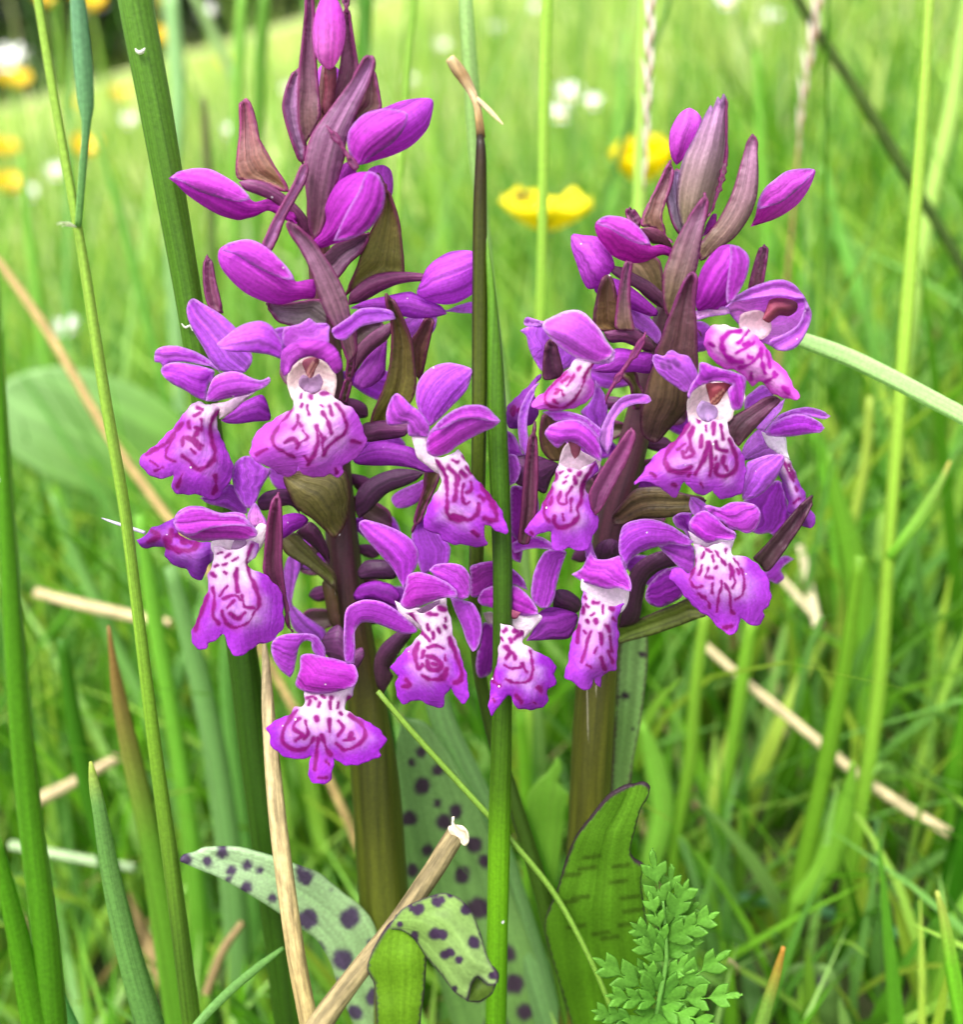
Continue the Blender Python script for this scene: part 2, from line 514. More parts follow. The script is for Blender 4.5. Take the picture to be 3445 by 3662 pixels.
# ---------------------------------------------------------------- ground, far trees, meadow
def ground_material():
    m = bpy.data.materials.new('meadow_soil')
    m.use_nodes = True
    n, l = m.node_tree.nodes, m.node_tree.links
    bs = n['Principled BSDF']; bs.inputs['Roughness'].default_value = 0.95
    tc = n.new('ShaderNodeTexCoord')
    a = n.new('ShaderNodeTexNoise'); a.inputs['Scale'].default_value = 60; a.inputs['Detail'].default_value = 6
    b_ = n.new('ShaderNodeTexNoise'); b_.inputs['Scale'].default_value = 1.3; b_.inputs['Detail'].default_value = 4
    l.new(tc.outputs['Object'], a.inputs['Vector']); l.new(tc.outputs['Object'], b_.inputs['Vector'])
    r = n.new('ShaderNodeValToRGB')
    r.color_ramp.elements[0].position = 0.32; r.color_ramp.elements[0].color = (0.035, 0.032, 0.014, 1)
    r.color_ramp.elements[1].position = 0.66; r.color_ramp.elements[1].color = (0.10, 0.16, 0.035, 1)
    l.new(a.outputs['Fac'], r.inputs[0])
    # away from the camera the sward closes over the soil
    sx = n.new('ShaderNodeSeparateXYZ'); l.new(tc.outputs['Object'], sx.inputs[0])
    mr = n.new('ShaderNodeMapRange'); mr.inputs['From Min'].default_value = 0.8; mr.inputs['From Max'].default_value = 3.0
    l.new(sx.outputs['Y'], mr.inputs['Value'])
    r2 = n.new('ShaderNodeValToRGB')
    r2.color_ramp.elements[0].position = 0.3; r2.color_ramp.elements[0].color = (0.30, 0.38, 0.10, 1)
    r2.color_ramp.elements[1].position = 0.7; r2.color_ramp.elements[1].color = (0.52, 0.56, 0.25, 1)
    l.new(b_.outputs['Fac'], r2.inputs[0])
    mx = n.new('ShaderNodeMix'); mx.data_type = 'RGBA'
    l.new(mr.outputs[0], mx.inputs['Factor']); l.new(r.outputs[0], mx.inputs['A']); l.new(r2.outputs[0], mx.inputs['B'])
    l.new(mx.outputs['Result'], bs.inputs['Base Color'])
    bp = n.new('ShaderNodeBump'); bp.inputs['Strength'].default_value = 0.8; bp.inputs['Distance'].default_value = 0.004
    l.new(a.outputs['Fac'], bp.inputs['Height']); l.new(bp.outputs[0], bs.inputs['Normal'])
    return m

gx = np.concatenate([-np.geomspace(120, 0.05, 40), [0], np.geomspace(0.05, 120, 40)])
gy = np.concatenate([-np.geomspace(60, 0.05, 20), [0], np.geomspace(0.05, 160, 60)])
GX, GY = np.meshgrid(gx, gy)
GZ = ground_z(GX, GY)
near = np.clip(1 - np.hypot(GX, GY) / 3, 0, 1)
GZ = GZ + 0.004 * near * np.sin(GX * 40) * np.sin(GY * 37) + np.minimum(np.hypot(GX, GY), 30) * 0.003 * np.sin(GX * 0.9 + 1) * np.sin(GY * 0.7)
GV = np.stack([GX, GY, GZ], -1).reshape(-1, 3)
w = len(gx)
GF = [(j * w + i, j * w + i + 1, (j + 1) * w + i + 1, (j + 1) * w + i) for j in range(len(gy) - 1) for i in range(w - 1)]
g = link_mesh('ground', GV, GF, ground_material())
tag(g, 'sloping meadow soil under the grass', None, kind='structure')

def spruce(x, y, h, seed):
    r = np.random.default_rng(seed)
    z0 = ground_z(x, y)
    root = empty('spruce_tree', (x, y, z0))
    tag(root, 'dark spruce in the blurred wood edge behind the meadow', 'tree', 'dark trees at the meadow edge')
    W = np.stack([np.full(8, x), np.full(8, y), np.linspace(z0 + h, z0 - 0.3, 8)], 1)
    tube('trunk', W, np.linspace(0.02, 0.016 * h, 8), 'straw', root, None, 8, '#3a2c22')
    V, F = [], []
    n = 900
    t = r.beta(1.1, 1.5, n); hh = z0 + h * (0.04 + 0.96 * t)
    rad = (1 - t) * 0.24 * h * r.uniform(0.35, 1.0, n) + 0.05
    an = r.uniform(0, 6.283, n)
    for i in range(n):
        c = np.array([x + rad[i] * math.cos(an[i]), y + rad[i] * math.sin(an[i]), hh[i] - 0.25 * rad[i]])
        s = h * 0.05 * r.uniform(0.6, 1.3)
        o = np.array([math.cos(an[i]), math.sin(an[i]), -0.35]); p = np.array([-math.sin(an[i]), math.cos(an[i]), r.uniform(-.3, .3)])
        k = len(V)
        V += [c - o * s * 0.9, c + p * s * 0.55, c + o * s, c - p * s * 0.55]
        F.append((k, k + 1, k + 2, k + 3))
    col = np.repeat(np.array([lin('#26361c') * u for u in r.uniform(0.6, 1.5, n)]), 4, axis=0)
    link_mesh('crown', V, F, M['crown'], root, None, col, np.zeros((len(V), 2)), smooth=False)
    return root
k = 0
for i, (x, y, h) in enumerate([(-22, 44, 11), (-19.5, 42, 9), (-17.5, 45, 12), (-15.5, 43, 10), (-13.5, 46, 11), (-11.5, 44.5, 9.5), (-9.3, 47, 12), (-7.2, 46, 10), (-5, 48, 11.5), (-25, 41, 10), (-20.5, 48, 13), (-14.5, 50, 13), (-10.4, 51, 13), (-6.0, 52, 13), (-2.6, 50, 11), (-28, 39, 11), (-31, 37, 12), (-34, 35, 10), (-37, 32, 12), (-40, 29, 11), (-43, 26, 12), (-30, 43, 13), (-36, 39, 13), (-42, 34, 13), (-46, 28, 13)]):
    spruce(x, y, h, 50 + i)

GREENS = ['#609a1c', '#70a628', '#50861a', '#88b43c', '#669844', '#98be4c', '#487c18', '#76a850', '#96c062', '#9cb63c']
PALE = ['#b4ca64', '#c8d67e', '#acc65a', '#d2da94', '#9cbc52', '#c0d074', '#d8dca4', '#94b44a']
def scatter_blades(n, ymin, ymax, hmin, hmax, wid, seed, tall=0.0, spread=0.62, green=GREENS, jit=0.25, lean=0.35, power=1.0):
    """arrays for n grass blades standing on the slope inside the view's wedge"""
    r = np.random.default_rng(seed)
    y = ymin + (ymax - ymin) * r.random(n)**power
    x = (r.random(n) * 2 - 1) * (y * spread + 0.05)
    h = r.uniform(hmin, hmax, n); tl = r.random(n) < tall
    h = np.where(tl, h * r.uniform(1.5, 2.6, n), h)
    wd = wid * r.uniform(0.5, 1.3, n) * np.where(tl, 0.6, 1)
    az = r.uniform(0, 6.283, n); le = np.minimum(np.abs(r.normal(0, lean, n)), 1.3); cv = r.uniform(0.0, 0.9, n) * np.where(tl, 0.35, 1)
    face = az + r.normal(0, 0.7, n) + math.pi / 2
    K = 6; t = np.linspace(0, 1, K)
    hor = h[:, None] * (le[:, None] * t + cv[:, None] * 0.55 * t**2.2)
    ver = h[:, None] * (t - 0.28 * cv[:, None] * t**2.4)
    cx = x[:, None] + hor * np.cos(az)[:, None]; cy = y[:, None] + hor * np.sin(az)[:, None]
    cz = ground_z(x, y)[:, None] - 0.003 + ver
    wt = wd[:, None] * np.array([0.8, 1.0, 0.95, 0.8, 0.5, 0.05])[None] * 0.5
    sx, sy = np.cos(face)[:, None] * wt, np.sin(face)[:, None] * wt
    A = np.stack([cx - sx, cy - sy, cz], -1); B = np.stack([cx + sx, cy + sy, cz], -1)
    V = np.stack([A, B], 2).reshape(n, K * 2, 3)
    G = np.array([lin(c) for c in green])
    c = G[r.integers(0, len(G), n)] * r.uniform(1 - jit, 1 + jit, (n, 1))
    uv = np.stack([np.tile([[0., 1.]], (K, 1)).reshape(-1) * 2.0, np.repeat(t, 2) * 100], 1)
    return V, c, uv, K
def blade_faces(n, K):
    base = np.arange(K - 1) * 2
    f = np.stack([base, base + 1, base + 3, base + 2], 1)
    return (f[None] + (np.arange(n) * K * 2)[:, None, None]).reshape(-1, 4)
def grass_stuff(name, label, *a, **k):
    V, c, uv, K = scatter_blades(*a, **k)
    n = len(V)
    cc = np.repeat(c, K * 2, axis=0)
    o = link_mesh(name, V.reshape(-1, 3), blade_faces(n, K), M['grass'], None, None, cc, np.tile(uv, (n, 1)))
    return tag(o, label, None, kind='stuff')

grass_stuff('grass_sward', 'dense low green grass of the near meadow', 10500, 0.155, 0.6, 0.045, 0.10, 0.0023, 11, tall=0.02, power=0.75)
grass_stuff('grass_meadow', 'bright blurred grass of the middle meadow', 36000, 0.45, 2.2, 0.05, 0.12, 0.0030, 12, tall=0.05, power=0.7, spread=0.85, green=GREENS + PALE + PALE)
grass_stuff('grass_distance', 'pale blurred grass of the far meadow slope', 36000, 2.0, 10.0, 0.05, 0.12, 0.012, 13, tall=0.03, power=0.6, spread=0.95, green=PALE)
grass_stuff('grass_undergrowth', 'short grass and moss between the stalks', 6500, 0.05, 0.34, 0.015, 0.045, 0.0022, 14, spread=0.75)
grass_stuff('dead_grass', 'dry straw litter lying under the grass', 420, 0.13, 0.6, 0.02, 0.05, 0.0020, 15, spread=0.7, green=['#b59a6a', '#c4ac7c', '#8c7448', '#d0bc90'], lean=1.0)

# single blades one can tell apart behind the orchids
def lone_blades(n, *a, **k):
    lab, grp = k.pop('lab'), k.pop('grp')
    V, c, uv, K = scatter_blades(n, *a, **k)
    F = blade_faces(1, K)
    for i in range(n):
        o = link_mesh('grass_leaf', V[i], F, M['grass'], None, None, np.tile(c[i], (K * 2, 1)), uv, origin=V[i][0])
        tag(o, lab, 'grass blade', grp)
lone_blades(90, 0.17, 0.42, 0.07, 0.14, 0.0030, 21, tall=0.25, lean=0.2, spread=0.5, lab='slender green blade among the soft-focus grass behind the orchids', grp='single grass blades behind the orchids')
lone_blades(70, 0.4, 1.2, 0.10, 0.17, 0.0032, 22, tall=0.35, lean=0.16, spread=0.5, green=GREENS + PALE, lab='tall thin stalk standing up blurred from the meadow', grp='tall blurred stalks of the meadow')
# ---------------------------------------------------------------- the two orchids
PET, PETL, PETD, BUDC = '#b050cc', '#c68ae0', '#8e2fb0', '#b23cba'
OVA, BRA, OLI = '#50233f', '#6a3c58', '#6f6c2c'

_PB = np.array([1.22, 0.82, 1.14])
def bright(h, k=1.0):
    c = np.clip(lin(h) * (1 + (_PB - 1) * k), 0, 0.9)
    c = np.where(c <= 0.0031308, c * 12.92, 1.055 * c**(1 / 2.4) - 0.055)
    return '#%02x%02x%02x' % tuple(int(round(v * 255)) for v in c)

def orchid_root(name, spine_xy, label):
    W = to_world(src('D', [spine_xy]), np.array([121.0]))[0]
    r = empty(name, (W[0], W[1], ground_z(W[0], W[1])))
    return tag(r, label, 'orchid', 'flowering orchids')

def bud(root, fr, pts, off, c0=BUDC, c1=None, flat=0.9, **k):
    return piece('bud', fr, pts, 'petal', root, None, off, solid=True, c0=bright(c0), c1=bright(c1 or c0), flat=flat, **k)
def solid(root, par, name, fr, pts, off, c0=OVA, c1=None, mat='bract', flat=0.9, **k):
    if mat == 'petal': c0, c1 = bright(c0), bright(c1 or c0)
    elif mat == 'bract': c0, c1 = violet(c0, 1.35), violet(c1 or c0, 1.35)
    return piece(name, fr, pts, mat, root, par, off, solid=True, c0=c0, c1=c1, flat=flat, **k)
def petal(root, par, fr, pts, off, c0=PET, c1=None, bulge=1.2, name='sepal', rim=None, **k):
    k.setdefault('fold', 0.7 if name == 'hood' else 0.45)
    bulge *= 0.8
    return piece(name, fr, pts, 'petal', root, par, off, bulge=bulge, c0=bright(c0), c1=bright(c1 or c0), rim=rim or '#cc8ce0', rimw=0.14, wob=k.pop('wob', 0.12), **k)
def hood(root, par, fr, pts, off, c0=PET, c1=None, bulge=2.4, **k):
    return petal(root, par, fr, pts, off, c0, c1, bulge, 'hood', **k)
def violet(h, g=1.12):
    c = np.clip(lin(h) * g * (1.02 if lin(h)[0] > lin(h)[2] * 1.6 else 1.08) * np.array([1.06, 0.90, 1.22]), 0, 0.9)
    c = np.where(c <= 0.0031308, c * 12.92, 1.055 * c**(1 / 2.4) - 0.055)
    return '#%02x%02x%02x' % tuple(int(round(v * 255)) for v in c)
def bract(root, fr, pts, off, c0=BRA, c1=None, rim='#7c2a62', fold=1.0, bulge=0.5, **k):
    c1 = violet(c1 or c0)
    c0 = violet(c0) if lin(c0)[1] < lin(c0)[0] * 0.75 else c0
    return piece('bract', fr, pts, 'bract', root, None, off, bulge=bulge, fold=fold, c0=c0, c1=c1, rim=rim, rimw=0.2, wob=0.06, thick=0.22, **k)
def lip(root, par, fr, pts, strokes, off, bulge=1.6, width=25, **k):
    pk = {a: k.pop(a) for a in ('white', 'margin', 'tw', 'ew', 'neck', 'dark') if a in k}
    return piece('lip', fr, pts, 'lip', root, par, off, bulge=bulge, grid=5.0, wob=0.32, thick=0.15, frill=2.2,
                 paint=strokes_paint(fr, strokes, width, **pk), **k)
def throat(root, par, fr, pts, off, c='#ecd2dc', name='throat', bulge=-1.2, mat='lip', **k):
    return piece(name, fr, pts, mat, root, par, off, bulge=bulge, c0=c, wob=0.05, **k)

def stem_of(root, spine, cfun):
    P = np.array(spine, float)
    d = stem_depth(P[:, 1] * KD)
    return rod('stem', spine, 'stem', root, None, d, sides=20, cfun=cfun, ridge=0.05, n=70)

# ============================== the orchid with the taller spike
L = orchid_root('orchid', (768, 2300), 'taller purple orchid in bloom, a pale pink bud topping its spike beside the thick rush')
stem_of(L, [(634, 120, 8), (622, 260, 13), (614, 400, 18), (622, 520, 22), (638, 700, 25), (648, 850, 27), (660, 1000, 29), (675, 1150, 33),
            (705, 1320, 34), (727, 1500, 44), (742, 1700, 46), (762, 1988, 46), (768, 2300, 46)],
        [(0, '#6a3a3a'), (0.2, '#4a2230'), (0.31, '#44202c'), (0.36, '#423214'), (0.41, '#4a4c10'), (1, '#4e6014')])
# buds
b = bud(L, 'F1', [(975, 310), (930, 285), (903, 230), (895, 150), (905, 70), (925, 10), (960, -40), (1000, -10), (1030, 50), (1042, 120), (1035, 200), (1010, 270)], (4, 4), '#d79ad0', '#c04cc8')
solid(L, b, 'ovary', 'F1', [(950, 520), (935, 500), (948, 400), (948, 300), (1000, 300), (998, 400), (985, 500), (970, 540)], (3, 3.5), '#5a2a34', '#6a3038')
bud(L, 'F1', [(935, 500), (915, 420), (912, 340), (935, 290), (1000, 300), (1020, 330), (1000, 420), (960, 520)], (-1, -1), '#c890cc', PET)
b = bud(L, 'F1', [(1100, 735), (1060, 690), (1048, 630), (1060, 575), (1120, 510), (1200, 485), (1290, 450), (1370, 437), (1425, 440), (1435, 470), (1415, 560), (1380, 610), (1330, 655), (1260, 690), (1180, 715)], (4, 3), BUDC, '#b85ad0')
petal(L, b, 'F1', [(1100, 735), (1060, 690), (1048, 630), (1060, 575), (1120, 510), (1200, 485), (1270, 488), (1320, 510), (1300, 580), (1250, 640), (1160, 700)], (5.5, 5.2), '#b040b8', '#c060cc', bulge=2.0, wob=0.05)
b = bud(L, 'F1', [(825, 1000), (780, 985), (700, 940), (640, 965), (600, 975), (560, 982), (480, 960), (400, 915), (330, 865), (285, 820), (252, 795), (300, 765), (370, 750), (440, 755), (510, 790), (570, 830), (610, 880), (640, 900), (700, 885), (760, 900), (820, 960)], (4, 3.2), '#a52ca2', '#bb48c8')
petal(L, b, 'F1', [(615, 885), (560, 900), (470, 880), (380, 850), (300, 805), (262, 792), (300, 765), (370, 750), (440, 755), (510, 790), (570, 830)], (5.3, 4.3), '#c25ccc', '#c860d0', bulge=1.5, wob=0.04)
solid(L, b, 'ovary', 'F1', [(890, 1060), (850, 1030), (790, 960), (720, 900), (640, 865), (590, 845), (565, 810), (620, 800), (690, 815), (760, 860), (830, 920), (875, 980)], (3, 5.2), '#5a2844', '#6e3a58')
b = bud(L, 'F1', [(890, 1080), (930, 1040), (955, 980), (950, 930), (970, 870), (1010, 810), (1070, 775), (1130, 765), (1180, 775), (1210, 820), (1218, 880), (1200, 950), (1150, 1020), (1080, 1060), (1000, 1085), (940, 1105), (900, 1105)], (6, 7.5), '#a030a4', '#b648c4')
petal(L, b, 'F1', [(990, 1075), (1020, 1000), (1060, 920), (1100, 850), (1135, 770), (1180, 775), (1210, 820), (1218, 880), (1200, 950), (1150, 1020), (1080, 1060)], (9.0, 9.6), '#a838b2', '#b244c0', bulge=1.2, wob=0.03)
bud(L, 'F1', [(1220, 920), (1140, 770), (1160, 745), (1210, 735), (1245, 760), (1255, 820), (1245, 890)], (1, 2), '#c070d4')
bud(L, 'F1', [(1000, 850), (1010, 770), (1040, 725), (1080, 730), (1090, 780), (1050, 830)], (3, 3), '#a23cae')
b = bud(L, 'F1', [(905, 1325), (905, 1250), (880, 1245), (820, 1255), (810, 1230), (770, 1180), (700, 1110), (640, 1075), (590, 1068), (520, 1085), (480, 1110), (472, 1150), (490, 1200), (540, 1260), (600, 1310), (680, 1345), (750, 1358), (810, 1345), (850, 1335)], (7, 7), '#a834ac', '#c05ad0')
petal(L, b, 'F1', [(815, 1250), (740, 1235), (640, 1190), (560, 1140), (490, 1115), (520, 1085), (590, 1068), (640, 1075), (700, 1110), (770, 1180)], (9.2, 8.6), '#b948c0', '#c562d6', bulge=1.3, wob=0.03)
b = bud(L, 'F1', [(1380, 1250), (1400, 1200), (1440, 1160), (1500, 1125), (1560, 1115), (1610, 1120), (1660, 1140), (1675, 1180), (1650, 1250), (1610, 1310), (1540, 1350), (1480, 1358), (1420, 1345), (1360, 1310)], (5, 3.5), '#b458cc', '#bd6cd6')
solid(L, b, 'spur', 'F1', [(1495, 1400), (1440, 1415), (1350, 1420), (1250, 1400), (1160, 1385), (1060, 1375), (1130, 1340), (1220, 1320), (1330, 1300), (1390, 1330), (1470, 1365)], (4, 4.5), '#b05cc8', '#a44cc0', mat='petal')
petal(L, b, 'F1', [(1470, 1390), (1560, 1360), (1605, 1345), (1690, 1380), (1640, 1400), (1540, 1390)], (2, 1), PETL, wob=0.03)
solid(L, b, 'ovary', 'F1', [(1055, 1360), (1060, 1310), (1110, 1260), (1170, 1225), (1240, 1212), (1320, 1212), (1400, 1220), (1395, 1250), (1330, 1258), (1270, 1270), (1200, 1300), (1120, 1345)], (3.5, 5), '#552340', '#6a2f52')
# bracts
bract(L, 'F1', [(925, 520), (860, 650), (835, 560), (830, 450), (840, 300), (855, 180), (868, 60), (872, -60), (885, -60), (895, 60), (900, 180), (910, 330), (920, 430)], (3, 3), '#6c5048', '#8a587a')
bract(L, 'F1', [(850, 740), (810, 640), (775, 530), (765, 470), (780, 400), (810, 330), (832, 300), (832, 450), (836, 560), (860, 650)], (0.5, 0), '#7c6274', '#8a6480')
bract(L, 'F1', [(955, 520), (990, 420), (1015, 330), (1035, 200), (1040, 100), (1030, -60), (1045, -60), (1060, 100), (1080, 220), (1095, 310), (1080, 380), (1020, 470)], (2, 2.5), '#785850', '#8a5678')
bract(L, 'F1', [(900, 1070), (880, 1000), (870, 900), (860, 820), (855, 740), (870, 650), (900, 580), (960, 500), (1020, 420), (1080, 340), (1130, 260), (1160, 245), (1168, 290), (1140, 390), (1100, 480), (1070, 560), (1045, 640), (1040, 700), (1010, 800), (970, 920), (940, 1010)], (4.5, 5), '#684644', '#8a5c80', bulge=1.6)
bract(L, 'F1', [(705, 1115), (735, 1060), (770, 960), (820, 870), (860, 800), (872, 730), (850, 740), (810, 830), (760, 920), (710, 1010), (675, 1090)], (7.5, 6.3), '#744466', '#7c4a70', fold=0.5)
bract(L, 'F1', [(1070, 560), (1085, 500), (1110, 430), (1140, 350), (1163, 300), (1180, 380), (1197, 480), (1150, 500), (1090, 550)], (1, 1), '#6a5a3c', '#744a50')
bract(L, 'F1', [(1090, 765), (1060, 730), (1020, 660), (975, 600), (952, 558), (965, 565), (1020, 625), (1060, 690), (1095, 745)], (7, 6.8), '#6a3856', fold=0.3)
bract(L, 'F1', [(790, 860), (760, 800), (700, 690), (660, 620), (640, 540), (610, 460), (590, 440), (575, 460), (572, 560), (558, 660), (550, 760), (565, 800), (650, 810), (720, 830)], (1, 0), '#7c6a30', '#8a4a5c', rim='#94346c', bulge=1.2)
bract(L, 'F1', [(1045, 1320), (1080, 1230), (1110, 1130), (1150, 1040), (1200, 950), (1218, 880), (1190, 770), (1205, 790), (1240, 880), (1280, 1000), (1300, 1150), (1300, 1240), (1240, 1220), (1150, 1240), (1080, 1290)], (1.5, 3.5), '#8a8e3c', '#6c6430', rim='#78324a', bulge=1.0, fold=1.5)
bract(L, 'F1', [(900, 1150), (930, 1150), (1000, 1090), (1080, 1060), (1150, 1040), (1110, 1120), (1060, 1170), (1000, 1240), (950, 1200)], (3, 3), '#6a4c52', '#75506a')
bract(L, 'F1', [(1060, 1620), (1010, 1500), (950, 1390), (915, 1300), (890, 1220), (840, 1110), (800, 1040), (780, 990), (785, 980), (830, 1020), (900, 1080), (960, 1160), (1010, 1240), (1050, 1330), (1070, 1450), (1088, 1560)], (7.6, 9.6), '#7a5c58', '#80586e', bulge=1.2)
bract(L, 'F1', [(490, 1400), (440, 1370), (418, 1300), (413, 1200), (425, 1132), (440, 1170), (455, 1250), (475, 1330)], (1, 0), '#6e4450', '#7a4058')
bract(L, 'F1', [(840, 1460), (790, 1450), (740, 1430), (700, 1370), (690, 1345), (760, 1360), (830, 1350), (930, 1340), (960, 1400), (960, 1470)], (3, 4), '#857878', '#8a7080')
bract(L, 'F3', [(330, 970), (350, 880), (400, 760), (440, 640), (465, 500), (475, 300), (440, 150), (440, 90), (470, 130), (540, 270), (600, 420), (620, 560), (632, 700), (600, 820), (500, 910), (420, 960)], (3, 6.5), '#7c7a30', '#5a4428', rim='#6a2a46', bulge=1.2, fold=1.6)
bract(L, 'F3', [(650, 670), (600, 560), (600, 420), (650, 350), (700, 270), (735, 250), (742, 280), (720, 400), (690, 540), (665, 640)], (2, 4), '#6a5030', '#5e3a3a', rim='#6a2a46')
solid(L, None, 'ovary', 'F3', [(190, 660), (210, 500), (260, 420), (350, 340), (460, 285), (475, 330), (440, 400), (340, 480), (260, 570), (210, 650)], (3, 4.5), '#5c3440', '#6a4058')
bud(L, 'F3', [(440, 390), (430, 560), (420, 640), (340, 710), (270, 730), (220, 700), (225, 640), (270, 560), (350, 460)], (2.5, 3), '#a04ab4', '#b868cc', flat=0.6)
petal(L, None, 'F3', [(520, 320), (560, 260), (640, 240), (770, 240), (760, 330), (700, 400), (620, 470), (580, 420)], (0.5, 0.5), PETL, wob=0.05, name='sepal')
bract(L, 'F3', [(130, 800), (170, 650), (190, 420), (180, 250), (220, 300), (220, 480), (190, 700), (160, 820)], (5.0, 6), '#6a6236', '#6e4a44')
bract(L, 'F2', [(1520, 1680), (1430, 1600), (1330, 1530), (1280, 1440), (1240, 1330), (1330, 1290), (1440, 1290), (1560, 1290), (1650, 1280), (1680, 1350), (1690, 1450), (1680, 1560), (1640, 1670), (1580, 1730)], (3.5, 5.0), '#5c5424', '#74743a', rim='#5a2a38', bulge=1.8, fold=0.8,
      paint=lambda V, t, s, q, c: c * (1 - 0.5 * np.clip(Wobble(5, 9)(V) - 0.35, 0, 0.6))[:, None])
bract(L, 'F4', [(1080, 800), (1050, 720), (1020, 600), (930, 470), (930, 380), (950, 200), (975, 80), (1000, 15), (1012, 80), (1020, 250), (1020, 400), (1035, 560), (1060, 680)], (8.5, 10.5), '#56303a', '#66284c', fold=1.2)
bract(L, 'F4', [(1330, 590), (1290, 520), (1200, 450), (1110, 400), (1040, 350), (1025, 280), (1100, 250), (1170, 310), (1240, 400), (1310, 470)], (2.5, 5), '#66702c', '#6a6a3a', rim='#50402c', bulge=1.0)
solid(L, None, 'ovary', 'F4', [(1290, 420), (1220, 340), (1150, 280), (1100, 240), (1180, 180), (1240, 230), (1290, 350)], (2, 4), '#48203a')
solid(L, None, 'pedicel', 'F4', [(1330, 780), (1290, 740), (1265, 620), (1250, 520), (1290, 500), (1330, 560), (1350, 680), (1360, 770)], (2.5, 2.5), '#4a2c2c', '#5c4a24', mat='stem')
petal(L, None, 'F4', [(1230, 850), (1100, 790), (1060, 680), (1040, 560), (1030, 470), (1060, 380), (1110, 380), (1130, 430), (1090, 560), (1080, 640), (1150, 700), (1270, 790)], (0, 1), '#b070d0', PETL)

# -- front flower with the open face
f = throat(L, None, 'F2', [(1265, 700), (1270, 650), (1300, 590), (1360, 540), (1425, 512), (1480, 528), (1540, 575), (1590, 640), (1595, 700), (1580, 790), (1520, 760), (1440, 780), (1380, 775), (1310, 810), (1285, 770)], (9.2, 9.2), '#f0dada', 'flower', bulge=-1.0, mat='lip')
hood(L, f, 'F2', [(1425, 515), (1360, 530), (1310, 570), (1280, 620), (1240, 640), (1222, 560), (1230, 480), (1290, 430), (1400, 400), (1530, 415), (1600, 470), (1635, 560), (1630, 600), (1590, 630), (1560, 600), (1530, 560), (1480, 530)], (11.2, 10.4), '#b04cbe', '#c272d6', bulge=1.6, rim='#b24cc0')
petal(L, f, 'F2', [(1400, 440), (1245, 450), (1240, 330), (1300, 310), (1360, 290), (1415, 258), (1460, 290), (1540, 300), (1545, 350), (1535, 440)], (9.6, 9.0), '#b868cc', '#c07ada', bulge=0.5)
throat(L, f, 'F2', [(1400, 645), (1380, 600), (1365, 560), (1380, 535), (1430, 518), (1470, 522), (1482, 550), (1455, 600), (1440, 645), (1420, 660)], (10.2, 10.2), '#a4586c', 'column', bulge=0.9,
       paint=lambda V, t, s, q, c: np.where((np.abs(np.abs(s) - 6) < 4)[:, None] & (t < 0.75)[:, None], lin('#e7a8a4')[None], c), grid=6)
throat(L, f, 'F2', [(1390, 752), (1350, 715), (1345, 670), (1370, 640), (1430, 660), (1480, 635), (1502, 680), (1490, 730), (1440, 757)], (9.6, 9.6), '#c09ac4', 'throat', bulge=-0.6)
petal(L, f, 'F2', [(1240, 470), (1220, 520), (1130, 500), (1000, 485), (900, 485), (830, 465), (793, 435), (830, 400), (900, 340), (980, 295), (1080, 275), (1150, 300), (1200, 360), (1235, 430)], (9.4, 9.5), PET, '#c686de', bulge=1.5)
petal(L, f, 'D', [(650, 655), (645, 640), (680, 615), (700, 600), (730, 598), (760, 605), (768, 618), (740, 625), (700, 635), (670, 660)], (9.5, 8.6), PET, '#b472da', bulge=0.5)
lip(L, f, 'F2', [(1440, 762), (1520, 740), (1580, 790), (1640, 825), (1710, 870), (1760, 950), (1795, 1080), (1770, 1150), (1700, 1210), (1640, 1240), (1645, 1290), (1610, 1325), (1560, 1300), (1500, 1320), (1440, 1325), (1380, 1300), (1335, 1255), (1320, 1300), (1270, 1320), (1220, 1300), (1130, 1250), (1050, 1210), (1015, 1160), (1030, 1080), (1090, 990), (1180, 930), (1270, 880), (1310, 840), (1310, 790), (1380, 752)],
    [[(1300, 870), (1230, 950), (1180, 1020), (1165, 1080), (1200, 1130), (1260, 1160), (1310, 1190)], [(1590, 830), (1640, 900), (1660, 980), (1640, 1040), (1580, 1080), (1530, 1130), (1510, 1170)],
     [(1460, 980), (1470, 1100), (1440, 1180), (1400, 1240)], [(1470, 980), (1500, 1060), (1510, 1170)], [(1330, 900), (1335, 960), (1310, 1000)], [(1400, 840), (1410, 900)], [(1350, 960), (1360, 980)],
     [(1500, 880), (1540, 960), (1560, 1020)], [(1550, 850), (1570, 900)], [(1370, 1010), (1400, 1060), (1360, 1090), (1330, 1130)], [(1250, 1090), (1310, 1070), (1350, 1100)], [(1500, 1090), (1520, 1060)],
     [(1700, 1080), (1750, 1090)], [(1060, 1170), (1130, 1130)], [(1380, 1180), (1410, 1220)], [(1360, 760), (1360, 790)], [(1425, 785), (1430, 795)], [(1500, 765), (1545, 755)], [(1365, 830), (1360, 850)], [(1490, 840), (1500, 850)], [(1590, 1270), (1600, 1290)]],
    (9.8, 11.5), margin='#b450cc', bulge=1.8)

